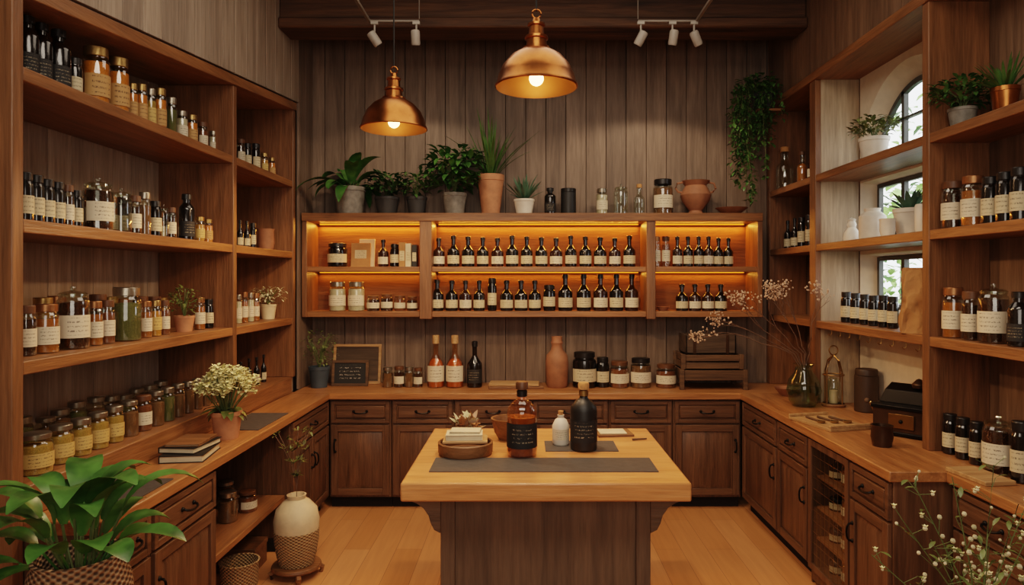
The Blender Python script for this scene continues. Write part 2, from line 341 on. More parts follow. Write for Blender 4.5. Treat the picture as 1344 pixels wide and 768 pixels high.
thing('wall_shelf_unit','tall oak shelf unit in front of arched window','shelf',
 [('top_board',bx(RX-.02,RB,1.9,5.8,3.18,3.24),.004)]+[('shelf_board',bx(RX-.005,RB,1.9,5.74,z-T,z),.004) for z in (RA,RB_,RC)]+
 [('side_panel',bx(RX-.01,RB,5.74,5.8,.9,3.18,m=W_SHZ),.004),('divider_panel',midp,.003),('divider_panel',bx(RX-.01,RB,3.47,3.53,.9,3.18,m=W_SHZ),.004)])
BT,BM,BL=2.303,1.875,1.515; BY=5.5; sb=5.5
ax=[xat(p,sb) for p in (397,551,567,848,860,1000)]
def xb(a,b,z0,z1,y0=BY,m=W_SHX):
    g=Geo(); g.box(a,b,y0,YB,z0,z1,m); return g.mesh('b')
parts=[('top_board',xb(ax[0],ax[5],BT-.065,BT,5.47),.004),('back_board',xb(ax[0],ax[5],BL,BT-.06,YB-.015,W_BACK))]
for a,b in ((ax[0],ax[1]),(ax[2],ax[3]),(ax[4],ax[5])):
    parts+=[('shelf_board',xb(a,b,BM-.042,BM),.003),('shelf_board',xb(a,b,BL-.045,BL),.003)]
for a,b,z in ((ax[1],ax[2],BL-.06),(ax[3],ax[4],BL-.06),(ax[0],ax[0]+.04,BL-.045),(ax[5]-.04,ax[5],BL-.045)):
    g=Geo(); g.box(a,b,5.48,YB,z,BT-.06,W_SHZ); parts.append(('divider_panel',g.mesh('d'),.004))
for a,b in ((ax[0]+.06,ax[1]-.02),(ax[2]+.02,ax[3]-.02),(ax[4]+.02,ax[5]-.06)):
    g=Geo(); g.box(a,b,5.765,5.78,BT-.071,BT-.065,M_LED); parts.append(('led_strip',g.mesh('l'),0,'glowing orange strip light'))
    g=Geo(); g.box(a,b,5.765,5.78,BM-.047,BM-.042,M_LED); parts.append(('led_strip',g.mesh('l'),0,'glowing orange strip light'))
thing('wall_mounted_shelf','wall-mounted oak shelf with orange strip lighting above worktop','shelf',parts)
# ------------------------------------------------------------------ worktop and cabinets
g=Geo(); g.box(LX,RX+.3,5.25,YB,.85,.9,W_TOPX); g.box(LB,-1.5,2.45,5.25,.85,.9,W_TOPY); g.box(LB,LX,5.25,5.33,.85,.9,W_TOPY); g.box(1.645,RB,3.1,5.25,.85,.9,W_TOPY); g.box(1.90,RB,1.9,3.1,.85,.9,W_TOPY)
thing('worktop','continuous oiled oak worktop running around three walls','worktop',[('w',g.mesh('w'),.006)])
def handle(x,z,vert=False,l=.1):
    g=Geo(); pts=[]
    for i in range(9):
        t=i/8*math.pi; a=-math.cos(t)*l/2; q=-.03*math.sin(t)**.5 if 0<i<8 else 0
        dr=-.012*math.sin(t)
        pts.append((x,-.02+q,z+a) if vert else (x+a,-.02+q,z+dr))
    g.tube(pts,.0055,M_BLKM,6)
    for p in (pts[0],pts[-1]): g.ball((p[0],p[1],p[2]),.011,M_BLKM)
    return g.mesh('handle')
def front(x0,x1,z0,z1,mat,raised=True):
    g=Geo(); s=.05 if raised else .028
    g.box(x0,x0+s,-.02,0,z0,z1,mat); g.box(x1-s,x1,-.02,0,z0,z1,mat); g.box(x0+s,x1-s,-.02,0,z0,z0+s,W_CABX); g.box(x0+s,x1-s,-.02,0,z1-s,z1,W_CABX)
    a,b,c,d=x0+s,x1-s,z0+s,z1-s; k=.03 if raised else .014
    g.box(a,b,-.008,0,c,d,mat)
    vs=[(a+.008,-.008,c+.008),(b-.008,-.008,c+.008),(b-.008,-.008,d-.008),(a+.008,-.008,d-.008),(a+k,-.018,c+k),(b-k,-.018,c+k),(b-k,-.018,d-k),(a+k,-.018,d-k)]
    g.add(vs,[(4,5,6,7),(0,1,5,4),(1,2,6,5),(2,3,7,6),(3,0,4,7)],mat); return g.mesh('front')
def cabinet(w,depth,loc,rot,doors=1,drawer=True,hinge='l',label=''):
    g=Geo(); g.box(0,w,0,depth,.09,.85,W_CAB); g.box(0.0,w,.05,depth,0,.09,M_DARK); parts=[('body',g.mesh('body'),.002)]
    e=.012; zt=.835
    if drawer:
        parts.append(('drawer',front(e,w-e,.665,zt,W_CABX,False),.002,None,[('handle',handle(w/2,.755),0,'black iron handle')])); zt=.65
    n=doors; dw=(w-e*2)/n
    for i in range(n):
        a=e+i*dw+.002; b=e+(i+1)*dw-.002; hs=(hinge=='l') if n==1 else (i==0)
        parts.append(('door',front(a,b,.11,zt,W_CAB),.002,None,[('handle',handle(b-.03 if hs else a+.03,zt-.16,True,.09),0,'black iron handle')]))
    return thing('base_cabinet',label,'cabinet',parts,loc,rot,group='base cabinets')
ed=[xat(p,5.3) for p in (433,514,596,698,799,883,972)]
for i,(a,b) in enumerate(zip(ed,ed[1:])):
    cabinet(b-a-.004,.48,(a+.002,5.30,0),0,1,True,'l' if i%2 else 'r','walnut base cabinet with drawer and panelled door')
def lcab(y0,y1,**k): cabinet(y1-y0-.004,.68,(-1.53,y0+.002,0),math.pi/2,label='walnut cabinet with drawer under oak worktop',**k)
lcab(2.46,2.78,hinge='l'); lcab(2.78,3.36,hinge='r'); lcab(4.45,5.28,doors=2)
def rcab(y0,y1,**k): cabinet(y1-y0-.004,.62,(1.675,y1-.002,0),-math.pi/2,label='walnut cabinet with panelled door under worktop',**k)
rcab(4.53,5.26,hinge='l'); rcab(4.03,4.53,hinge='l'); rcab(3.12,3.52,hinge='r')
cabinet(.56,.40,(1.93,3.08,0),-math.pi/2,1,True,'l','walnut cabinet with wide drawer under worktop'); cabinet(.58,.40,(1.93,2.515,0),-math.pi/2,1,True,'l','walnut cabinet with wide drawer under worktop')
# glass-front rack cabinet
g=Geo(); g.box(1.675,2.3,3.525,3.54,.0,.85,W_CAB); g.box(1.675,2.3,4.005,4.02,0,.85,W_CAB); g.box(2.28,2.3,3.54,4.005,0,.85,M_DARK); g.box(1.675,2.3,3.54,4.005,.82,.85,W_CAB); g.box(1.675,2.28,3.54,4.005,.02,.09,W_CAB)
pr=[('body',g.mesh('b'),.002)]
rz=[.27,.45,.63]
for z in rz:
    pr.append(('shelf_board',bx(1.70,2.28,3.54,4.005,z-.015,z,m=W_SHY),.002))
g=Geo(); t=.035
for a in ((3.525,3.525+t,.09,.84),(4.02-t,4.02,.09,.84),(3.525+t,4.02-t,.09,.09+t),(3.525+t,4.02-t,.84-t,.84)): g.box(1.655,1.675,a[0],a[1],a[2],a[3],W_CAB)
for k in range(1,8): g.tube([(1.668,3.56+k*.053,.12),(1.668,3.56+k*.053,.81)],.0016,M_BRSS,4)
for k in range(1,11): g.tube([(1.668,3.56,.12+k*.063),(1.668,3.99,.12+k*.063)],.0016,M_BRSS,4)
g.box(1.664,1.666,3.56,3.985,.12,.81,GLP)
pr.append(('glazed_door',g.mesh('wire')))
thing('glazed_cabinet','dark cabinet with leaded glass door holding bottles','cabinet',pr)
g=Geo(); g.box(-2.2,-1.56,3.37,4.44,.34,.375,W_SHY); g.box(-2.24,-2.2,3.37,4.44,0,.85,W_CAB)
thing('under_counter_shelf','open wooden shelf under oak worktop','shelf',[('s',g.mesh('s'),.003)])
# island
ix0,ix1,iy0,iy1=-.535,.708,2.92,4.01
g=Geo(); g.box(ix0,ix1,iy0,iy1,.82,.9,W_ISL); top=g.mesh('t')
g=Geo(); bx0,bx1,by0,by1=-.34,.52,3.12,3.84
g.box(bx0,bx1,by0,by1,.1,.82,W_ISB); body=g.mesh('b')
parts=[('tabletop',top,.008,'light oak tabletop'),('body',body,.0015,'dark taupe panel body')]
for x in (bx0-.045,bx1-.02):
    for y in (by0-.02,by1-.06):
        g=Geo(); g.box(x,x+.065,y,y+.08,.0,.82,W_ISB); parts.append(('leg',g.mesh('l'),.004))
for sx,x in ((-1,bx0-.045),(1,bx1+.045)):
    for y in (by0-.02,by1-.06):
        g=Geo(); pf=[(0,.82),(.145*sx,.82),(.145*sx,.785),(.135*sx,.765),(.11*sx,.755),(.08*sx,.735),(.055*sx,.70),(.045*sx,.665),(.03*sx,.635),(0,.62)]
        vs=[(x+p[0],y,p[1]) for p in pf]+[(x+p[0],y+.08,p[1]) for p in pf]; m=len(pf)
        g.add(vs,[tuple(range(m)),tuple(range(m,2*m))[::-1]]+[(i,i+m,(i+1)%m+m,(i+1)%m) for i in range(m)],W_ISBX); parts.append(('corbel',g.mesh('c'),.003))
g=Geo(); g.box(bx0-.07,bx1+.07,by0-.045,by1+.045,0,.12,W_ISBX); parts.append(('plinth',g.mesh('p'),.006))
thing('kitchen_island','freestanding island with oak top and dark wooden base','island',parts)
for nm,x0,x1,y0,y1 in (('a',-.437,.60,3.09,3.33),('b',.10,.47,3.46,3.68)):
    g=Geo(); g.box(x0,x1,y0,y1,.9,.904,M_SLATE); thing('table_runner','dark grey slate-coloured runner lying on oak island top','runner',[('r',g.mesh('r'),.001)],group='slate runners')
for x0,x1,y0,y1 in ((-1.78,-1.53,2.68,2.98),(-1.78,-1.54,3.95,4.45)):
    g=Geo(); g.box(x0,x1,y0,y1,.9,.905,M_SLATE); thing('slate_mat','dark slate mat lying flat on oak worktop','mat',[('r',g.mesh('r'),.001)],group='slate mats')
# ------------------------------------------------------------------ bottles and jars
KC={}
def strip(r,z0,z1,mat,arc=150):
    g=Geo(); n=12; vs=[];fs=[]
    for i in range(n+1):
        a=math.radians(-90-arc/2+arc*i/n); vs+=[(r*math.cos(a),r*math.sin(a),z0),(r*math.cos(a),r*math.sin(a),z1)]
    for i in range(n): fs.append((2*i,2*i+2,2*i+3,2*i+1))
    g.add(vs,fs,mat); return g.mesh('label')
def L1(prof,mat,seg=20): g=Geo(); g.lathe(prof,mat,seg); return g.mesh('p')
def jar(content,gl,lid,lab,fill=.68,lh=.15,knob=False,lz=(.18,.54)):
    ps=[]
    if gl in (GL,GLA,GLG):
        ps.append(('glass_body',L1([(0,0),(.45,0),(.495,.025),(.5,.05),(.5,.70),(.48,.77),(.41,.82),(.40,1-lh+.03)],gl)))
        if content: ps.append(('contents',L1([(0,.02),(.46,.02),(.465,.05),(.465,fill),(.2,fill+.01),(0,fill+.015)],content,16)))
    else: ps.append(('jar_body',L1([(0,0),(.45,0),(.495,.025),(.5,.05),(.5,.70),(.48,.77),(.41,.82),(.40,1-lh+.03)],content)))
    if knob: ps.append(('lid',L1([(.43,.82),(.45,.84),(.45,.875),(.38,.9),(.14,.92),(.07,.94),(.1,.97),(.08,.995),(0,1)],lid)))
    else: ps.append(('lid',L1([(.42,1-lh-.01),(.44,1-lh),(.44,.985),(.42,1),(0,1)],lid)))
    if lab: ps.append(('paper_label',strip(.507,lz[0],lz[1],lab)))
    return ps
def bottle(body,cap,lab,neck=.62,nr=.15,lz=(.1,.42),gl=None,shoulder=.12,content=None,caph=.12):
    pr=[(0,0),(.44,0),(.49,.015),(.5,.04),(.5,neck-shoulder),(.47,neck-shoulder*.6),(.36,neck-shoulder*.2),(.24,neck+.03),(nr,neck+.09),(nr,.93)]
    ps=[('glass_body',L1(pr,gl or body))]
    if gl and content: ps.append(('contents',L1([(0,.02),(.46,.02),(.465,.05),(.465,neck-shoulder),(.36,neck-shoulder*.35),(.2,neck),(0,neck)],content,16)))
    ps.append(('cap',L1([(nr*1.05,1-caph),(nr*1.3,1-caph),(nr*1.3,.99),(nr*1.1,1),(0,1)],cap,14)))
    if lab: ps.append(('paper_label',strip(.508,lz[0],lz[1],lab)))
    return ps
KIND={
 'dkbot':('glass_bottle','bottle','dark glass bottle with cream label',lambda:bottle(D_BLK,L_BLK,LB_C,.62,.17,(.10,.36))),
 'brbot':('glass_bottle','bottle','brown glass bottle with cream label',lambda:bottle(D_BRN,L_BLK,LB_W,.62,.17,(.10,.36))),
 'blkbot':('glass_bottle','bottle','plain black glass bottle with black cap',lambda:bottle(D_BLK,L_BLK,LB_K,.78,.24)),
 'winebot':('glass_bottle','bottle','tall amber bottle with cream label',lambda:bottle(C_AMB,L_WD,LB_W,.55,.16,(.12,.42),GLA,.16,C_WIN,.16)),
 'dkwine':('glass_bottle','bottle','tall dark wine bottle',lambda:bottle(D_BLK,L_BLK,LB_K,.6,.15,(.1,.4))),
 'clrbot':('glass_bottle','bottle','clear glass bottle with cork stopper',lambda:bottle(GL,M_ORC,None,.62,.2,(.1,.4),GL)),
 'ambbot':('glass_bottle','bottle','amber oil bottle with dark cap',lambda:bottle(C_AMB,L_BRN,None,.62,.2,(.1,.4),GL,.12,C_AMB)),
 'dkjar':('storage_jar','jar','dark jar with black lid and cream label',lambda:jar(D_BLK,D_BLK,L_BLK,LB_C)),
 'brjar':('storage_jar','jar','brown extract jar with dark lid',lambda:jar(C_DRK,GL,L_BRN,LB_W,.72)),
 'ambjar':('storage_jar','jar','amber glass jar with white label',lambda:jar(C_AMB,GL,L_COP,LB_W,.7)),
 'honjar':('storage_jar','jar','golden honey jar with metal lid',lambda:jar(C_HON,GL,L_GLD,LB_Y,.7)),
 'orgjar':('storage_jar','jar','bright orange oil jar with brass lid',lambda:jar(C_ORG,GL,L_GLD,LB_T,.74)),
 'herbjar':('storage_jar','jar','glass jar of dried green herbs',lambda:jar(C_HRB,GL,L_STL,None,.7)),
 'spcjar':('storage_jar','jar','glass jar of brown spices',lambda:jar(C_SPC,GL,L_STL,None,.7)),
 'redjar':('storage_jar','jar','jar of reddish spice with brown lid',lambda:jar(C_RED,GL,L_BRN,LB_W,.7)),
 'yeljar':('storage_jar','jar','glass jar of yellow petals',lambda:jar(C_YEL,GL,L_STL,LB_Y,.7)),
 'yelknob':('storage_jar','jar','jar of yellow petals with metal lid',lambda:jar(C_YEL,GL,L_STL,LB_Y,.7,lh=.12)),
 'spcknob':('storage_jar','jar','jar of dark dried herbs with metal lid',lambda:jar(C_SPC,GL,L_STL,None,.66,lh=.12)),
 'clrjar':('storage_jar','jar','empty clear glass jar with glass lid',lambda:jar(None,GL,GL,None,knob=True)),
 'whtjar':('storage_jar','jar','jar of pale powder with glass lid',lambda:jar(C_WHT,GL,L_STL,LB_W,.75)),
 'drkbig':('storage_jar','jar','large glass jar of dark liquid',lambda:jar(C_DRK,GL,GL,LB_W,.74,knob=True)),
 'spcbig':('storage_jar','jar','large labelled jar of brown seeds',lambda:jar(C_SPC,GL,L_BLK,LB_W,.74)),
 'matte':('canister','canister','matte black cylindrical canister',lambda:[('canister_body',L1([(0,0),(.48,0),(.5,.02),(.5,.84),(.48,.85),(0,.85)],D_MBLK)),('lid',L1([(.5,.855),(.505,.86),(.505,.98),(.48,1),(0,1)],L_BLK))]),
 'brcan':('canister','canister','dark brown cylindrical tin canister',lambda:[('canister_body',L1([(0,0),(.48,0),(.5,.02),(.5,.84),(.48,.85),(0,.85)],D_BCAN)),('lid',L1([(.46,.855),(.47,.86),(.47,.96),(.44,1),(0,1)],D_BCAN))]),
 'candle':('candle_jar','candle','black glass candle jar with label',lambda:jar(D_BLK,D_BLK,L_BLK,LB_C)),
}
def put(kind,x,y,z,w,h,where,group,rot=0,label=None):
    n,c,desc,fn=KIND[kind]
    if kind not in KC: KC[kind]=fn()
    return thing(n,(label or desc)+' '+where,c,KC[kind],(x,y,z+.0005),rot,(w,w,h),group)
def lrow(items,z,where,group,X=-1.92,back=None,px0=30):
    for px,wp,hp,k in items:
        d=X*F/(px-690); w=min(wp*d/F,.16); h=hp*d/F
        put(k,X,d,z,w,h,where,group,math.radians(58)+U(-.1,.1))
    if back:
        XB=-2.11; kinds,h0=back; d=2.62; i=0
        while d<4.1:
            put(kinds[i%len(kinds)],XB+U(-.015,.015),d,z,.085,h0*U(.85,1.1),where,group,math.radians(58)+U(-.1,.1)); d+=U(.11,.135); i+=1
lrow([(36,26,86,'blkbot'),(55,24,84,'blkbot'),(77,28,84,'blkbot'),(98,18,55,'dkjar'),(126,33,80,'orgjar'),(155,27,78,'orgjar'),(174,13,52,'orgjar'),(186,14,56,'orgjar'),(198,13,55,'yeljar'),(210,16,60,'orgjar'),(225,14,54,'herbjar'),(239,14,42,'whtjar'),(252,14,42,'orgjar'),(266,13,38,'redjar'),(280,11,32,'whtjar'),(288,9,28,'orgjar')],ZA,'on top wall shelf','jars on the top wall shelf',back=(('orgjar','dkjar','orgjar','herbjar','honjar'),.19))
lrow([(33,20,66,'dkjar'),(48,18,64,'dkjar'),(62,18,60,'dkjar'),(76,17,58,'dkjar'),(89,15,56,'brjar'),(101,14,50,'dkjar'),(129,36,70,'drkbig'),(159,25,60,'clrjar'),(177,16,52,'brjar'),(190,15,58,'spcjar'),(204,15,48,'dkjar'),(215,12,45,'clrjar'),(225,12,42,'brjar'),(245,20,62,'blkbot'),(262,13,34,'honjar'),(273,12,32,'orgjar'),(284,11,31,'yeljar')],ZB,'on middle wall shelf','jars on the middle wall shelf',back=(('dkjar','brjar','dkjar','ambjar'),.20))
lrow([(34,24,66,'brjar'),(60,31,64,'ambjar'),(96,38,82,'drkbig'),(124,20,58,'ambjar'),(141,18,57,'redjar'),(166,36,70,'herbjar'),(191,16,48,'ambjar'),(204,15,47,'honjar'),(216,13,45,'redjar'),(262,14,42,'ambjar'),(274,12,38,'dkjar')],ZC,'on low wall shelf','jars on the lowest wall shelf',back=(('ambjar','redjar','brjar','honjar'),.21))
lrow([(316,11,36,'brjar'),(325,10,34,'dkjar'),(336,11,38,'dkjar'),(347,10,30,'honjar'),(357,9,28,'orgjar')],ZA,'in top corner bay','jars in the corner bay')
lrow([(315,9,36,'dkbot'),(324,9,36,'dkbot'),(332,8,34,'dkjar')],ZB,'in middle corner bay','jars in the corner bay')
lrow([(313,9,38,'whtjar'),(321,9,40,'ambjar'),(329,9,38,'whtjar'),(336,9,36,'ambjar')],ZC,'in low corner bay','jars in the corner bay')
lrow([(46,42,52,'yelknob'),(80,30,50,'yelknob'),(106,26,48,'yeljar'),(129,25,47,'yelknob'),(150,23,47,'yeljar'),(170,22,46,'spcknob'),(188,21,46,'redjar'),(205,20,45,'spcknob'),(220,18,44,'herbjar'),(234,17,43,'spcknob'),(247,15,41,'spcjar'),(259,14,40,'spcknob'),(270,13,38,'spcjar'),(280,12,37,'spcknob')],1.02,'on low wall ledge','jars on the wall ledge',-1.90,back=(('spcknob','spcjar','herbjar'),.16))
lrow([(316,9,38,'dkbot'),(327,8,38,'dkbot'),(337,8,36,'dkbot'),(346,7,36,'dkbot')],1.02,'on corner wall ledge','dark bottles on the ledge')
d=-1.95*F/(349-690); g=Geo(); g.lathe([(0,0),(.05,0),(.062,.06),(.058,.15),(.063,.165),(.057,.163),(.052,.06),(0,.02)],M_TERRA2); thing('clay_beaker','brown clay beaker on the middle wall shelf','beaker',[('b',g.mesh('b'))],(-1.95,d,ZB))
def brow(items,z,where,group,y=5.62,rot=0):
    for px,wp,hp,k in items:
        put(k,xat(px,y),y,z,wp*y/F,hp*y/F,where,group,U(-.15,.15))
xs=[576+i*(826-576)/13 for i in range(14)]
brow([(x,15.5+(i%3)*.6,38+(i*7%4),'dkbot' if i%4 else 'brbot') for i,x in enumerate(xs)],BM,'on lit upper shelf','bottles on the lit upper shelf')
r2=[(574,17,41,'dkbot'),(593,16,40,'dkbot'),(611,16,40,'brbot'),(629,15,40,'dkbot'),(646,12,43,'candle'),(665,17,40,'dkbot'),(684,17,40,'dkbot'),(702,16,40,'dkbot'),(721,16,34,'candle'),(742,19,48,'dkbot'),(766,19,48,'dkbot'),(788,19,48,'brbot'),(809,18,48,'dkbot'),(829,18,48,'brbot')]
brow(r2,BL,'on lit lower shelf','bottles on the lit lower shelf')
brow([(443,26,31,'dkjar'),(503,14,36,'brbot'),(518,12,30,'dkjar')],BM,'on lit upper shelf','jars on the lit upper shelf')
brow([(443,22,38,'whtjar'),(468,22,38,'whtjar'),(490,17,20,'brjar'),(508,16,22,'brjar'),(525,15,20,'redjar'),(541,14,19,'brjar')],BL,'on lit lower shelf','jars on the lit lower shelf')
brow([(862,10,40,'ambjar'),(874,11,40,'redjar'),(889,13,40,'brbot'),(903,13,40,'dkbot'),(917,13,40,'dkbot'),(930,13,40,'brbot'),(943,12.5,38,'dkbot'),(956,12.5,38,'dkbot')],BM,'in lit end bay','bottles in the lit end bay')
brow([(895,16,35,'dkbot'),(912,16,35,'brbot'),(929,16,35,'brbot'),(946,16,35,'dkbot')],BL,'in lit end bay','bottles in the lit end bay')
def book(x,y,z,w,dp,h,cov,label,rot=0,lie=True,group=None):
    g=Geo(); t=.004; g.box(-w/2,w/2,-dp/2,dp/2,0,t,cov); g.box(-w/2,w/2,-dp/2,dp/2,h-t,h,cov); g.box(-w/2,-w/2+t,-dp/2,dp/2,t,h-t,cov); a=g.mesh('c')
    g=Geo(); g.box(-w/2+t,w/2-.006,-dp/2+.005,dp/2-.005,t,h-t,M_PAPER); b=g.mesh('p')
    return thing('book',label,'book',[('cover',a,.001),('pages',b)],(x,y,z),rot,group=group)
for px,w,h,c,l,y in ((474,.16,.20,M_KRAFT,'kraft paper',5.70),(482,.13,.235,M_PAPER,'cream',5.74)):
    g=Geo(); g.box(-w/2,w/2,-.008,.008,0,h,c); a=g.mesh('b'); g=Geo(); g.box(-w*.3,w*.3,-.0095,-.008,h*.35,h*.7,LB_C); thing('booklet',l+' booklet leaning on the lit upper shelf','book',[('cover',a,.001),('paper_label',g.mesh('l'))],(xat(px,y),y-.02,BM+.001),(math.radians(-7),0,0),group='booklets')
for px,w,h,c,l in ((529,.05,.2,M_KRAFT,'kraft'),(537,.045,.19,M_PAPER,'cream'),(545,.04,.18,M_BLACKC,'black')):
    g=Geo(); g.box(-w/2,w/2,-.05,.05,0,h,c); a=g.mesh('b'); g=Geo(); g.box(-w*.4,w*.4,-.0515,-.05,h*.25,h*.65,LB_C); thing('product_box',l+' card box standing on the lit upper shelf','box',[('box_body',a,.001),('paper_label',g.mesh('l'))],(xat(px,5.64),5.64,BM),group='card boxes')
g=Geo(); g.lathe([(0,0),(.03,0),(.055,.035),(.05,.035),(.028,.008),(0,.008)],M_TERRA2); thing('small_bowl','small brown bowl on the lit lower shelf','bowl',[('b',g.mesh('b'))],(xat(870,5.62),5.62,BL))
brow([(722,15,35,'blkbot'),(746,20,34,'matte'),(790,15,34,'whtjar'),(815,19,40,'clrjar'),(839,14,40,'clrbot'),(870,26,46,'spcbig')],BT,'on wall-mounted shelf','jars on top of the shelf',5.62)
brow([(509,14,26,'spcjar'),(524,14,27,'brjar'),(537,12,26,'spcjar'),(549,12,25,'brjar'),(572,22,68,'winebot'),(597,23,68,'winebot'),(623,20,60,'dkwine'),(767,31,46,'dkjar'),(791,17,39,'dkjar'),(813,25,34,'redjar'),(841,27,38,'spcbig'),(874,26,30,'redjar')],.9,'on oak worktop','jars and bottles on the worktop',5.56)
def crate(x,y,z,w,dp,h,mat,label,n=2,foot=0):
    g=Geo(); sh=(h-foot)/n
    for k in range(n):
        z0=foot+k*sh; g.box(-w/2,w/2,-dp/2,-dp/2+.012,z0+.004,z0+sh-.006,mat); g.box(-w/2,w/2,dp/2-.012,dp/2,z0+.004,z0+sh-.006,mat)
        g.box(-w/2,-w/2+.012,-dp/2,dp/2,z0+.004,z0+sh-.004,mat); g.box(w/2-.012,w/2,-dp/2,dp/2,z0+.004,z0+sh-.004,mat)
    g.box(-w/2+.01,w/2-.01,-dp/2+.01,dp/2-.01,foot+.002,foot+.014,mat)
    for sx in (-1,1):
        for sy in (-1,1): g.box(sx*w/2-.018,sx*w/2+.018,sy*dp/2-.012,sy*dp/2+.012,0,h,mat)
    return thing('wooden_crate',label,'crate',[('c',g.mesh('c'),.003)],(x,y,z),group='wooden crates')
crate(xat(930,5.56),5.56,.9,.50,.3,.16,W_OLD,'rustic wooden crate on legs standing on oak worktop',1,.07)
crate(xat(929,5.56),5.56,1.0605,.46,.27,.12,W_OLD,'brown slatted crate stacked on a rustic crate')
g=Geo(); w_,dp,h=.40,.24,.15
g.box(-w_/2,w_/2,-dp/2,-dp/2+.014,0,h,W_OLDG); g.box(-w_/2,w_/2,dp/2-.014,dp/2,0,h,W_OLDG); g.box(-w_/2,-w_/2+.014,-dp/2,dp/2,0,h,W_OLDG); g.box(w_/2-.014,w_/2,-dp/2,dp/2,0,h,W_OLDG); g.box(-w_/2,w_/2,-dp/2,dp/2,0,.012,W_OLDG); a=g.mesh('b')
g=Geo(); 
for sx in (-1,1): g.box(sx*.13-.012,sx*.13+.012,-dp/2-.003,-dp/2,.0,h,M_BRNZ)
thing('wooden_chest','weathered open wooden chest stacked on a slatted crate','chest',[('chest_body',a,.004),('metal_bands',g.mesh('c'),.001)],(xat(928,5.56),5.56,1.181))
g=Geo(); g.box(-.22,.22,-.1,.1,0,.022,W_MID); thing('cutting_board','wooden serving board lying on the oak worktop','board',[('b',g.mesh('b'),.004)],(xat(677,5.54),5.54,.9),.05)
g=Geo(); g.box(-.2,.2,-.09,.09,0,.02,W_LT); thing('cutting_board','pale wooden board stacked on another board','board',[('b',g.mesh('b'),.004)],(xat(675,5.54),5.54,.922),-.04)
g=Geo(); g.lathe([(0,0),(.075,0),(.088,.02),(.092,.2),(.085,.26),(.05,.30),(.042,.34),(.05,.36),(.042,.38),(.045,.41),(.038,.41),(.03,.34),(0,.33)],M_TERRA2,24); thing('terracotta_vase','brown clay bottle vase on the oak worktop','vase',[('v',g.mesh('v'))],(xat(731,5.56),5.56,.9))
g=Geo(); g.lathe([(0,0),(.055,0),(.06,.01),(.05,.03),(.11,.11),(.125,.16),(.10,.21),(.085,.235),(.115,.275),(.105,.275),(.075,.235),(0,.2)],M_TERRA2,24); a=g.mesh('a')
hs=[]
for s in (-1,1):
    g=Geo(); g.tube([(s*.1,0,.265),(s*.15,0,.255),(s*.165,0,.215),(s*.14,0,.185),(s*.11,0,.18)],.009,M_TERRA2); hs.append(('handle',g.mesh('h')))
thing('amphora_vase','two-handled brown clay vase on the wall-mounted shelf','vase',[('vase_body',a)]+hs,(xat(913,5.62),5.62,BT))
g=Geo(); g.lathe([(0,0),(.06,0),(.125,.05),(.13,.055),(.12,.055),(.05,.012),(0,.012)],M_TERRA2,24); thing('shallow_bowl','shallow clay bowl on the wall-mounted shelf','bowl',[('b',g.mesh('b'))],(xat(960,5.62),5.62,BT))
g=Geo(); g.lathe([(0,0),(.05,0),(.055,.02),(0.02,.05),(0,.055)],M_DPOT,16); thing('small_dish','small dark dish nested in a clay bowl','dish',[('b',g.mesh('b'))],(xat(960,5.62),5.62,BT+.013))
for px,w,h,y,lab,wr in ((468,.40,.33,5.72,'framed picture board leaning against plank wall',False),(459,.30,.21,5.60,'small black chalkboard with chalk writing on worktop',True)):
    g=Geo(); t=.022
    for a in ((-w/2,w/2,0,t),(-w/2,w/2,h-t,h),(-w/2,-w/2+t,t,h-t),(w/2-t,w/2,t,h-t)): g.box(a[0],a[1],-.01,.01,a[2],a[3],W_LT if not wr else W_OLD)
    f=g.mesh('f'); g=Geo(); g.box(-w/2+t,w/2-t,-.004,.008,t,h-t,M_CHALK if wr else W_OLDG)
    thing('chalkboard',lab,'sign',[('frame',f,.002),('board_panel',g.mesh('p'))],(xat(px,y),y-.0,.901),(math.radians(-8),0,0))
# ------------------------------------------------------------------ plants
def potmesh(w,h,m,seg=24,taper=.74,rim=True):
    r=w/2; g=Geo(); g.lathe([(0,0),(r*taper,0),(r*.96,h*.84),(r*(1.0 if rim else .97),h*.85),(r,h),(r*.9,h),(r*.86,h*.88)],m,seg); a=g.mesh('pot')
    g=Geo(); g.lathe([(0,h*.9),(r*.88,h*.88),(r*.7,h*.85)],M_SOIL,16); return [('pot',a),('soil',g.mesh('soil'))]
def plant(name,label,x,y,z,w,h,m,fol,rot=0,taper=.74,extra=None,cat='plant',group=None):
    return thing(name,label,cat,potmesh(w,h,m,24,taper)+[('foliage',fol.mesh('fol'))]+(extra or []),(x,y,z+.0005),rot,group=group)
def broad(h,n,L,w,mat,e=(.5,1.4),droop=1.5,st=.12,ymax=None,az0=0,azr=2*math.pi,r0=.02):
    g=Geo()
    lim=(lambda q: Vector((q.x,min(q.y,ymax),q.z))) if ymax is not None else None
    for i in range(n):
        az=az0+azr*i/n+U(-.25,.25); el=U(*e); sl=st*U(.6,1.3); p0=(r0*math.cos(az),r0*math.sin(az),h*.85); p1=(p0[0]+sl*math.cos(az)*math.cos(el),p0[1]+sl*math.sin(az)*math.cos(el),p0[2]+sl*math.sin(el)+.02)
        g.tube([p0,p1],.004,M_GST,5)
        g.leaf(p1,az,el,L*U(.75,1.15),w*U(.8,1.15),mat,droop*U(.8,1.2),8,.25,lim)
    return g
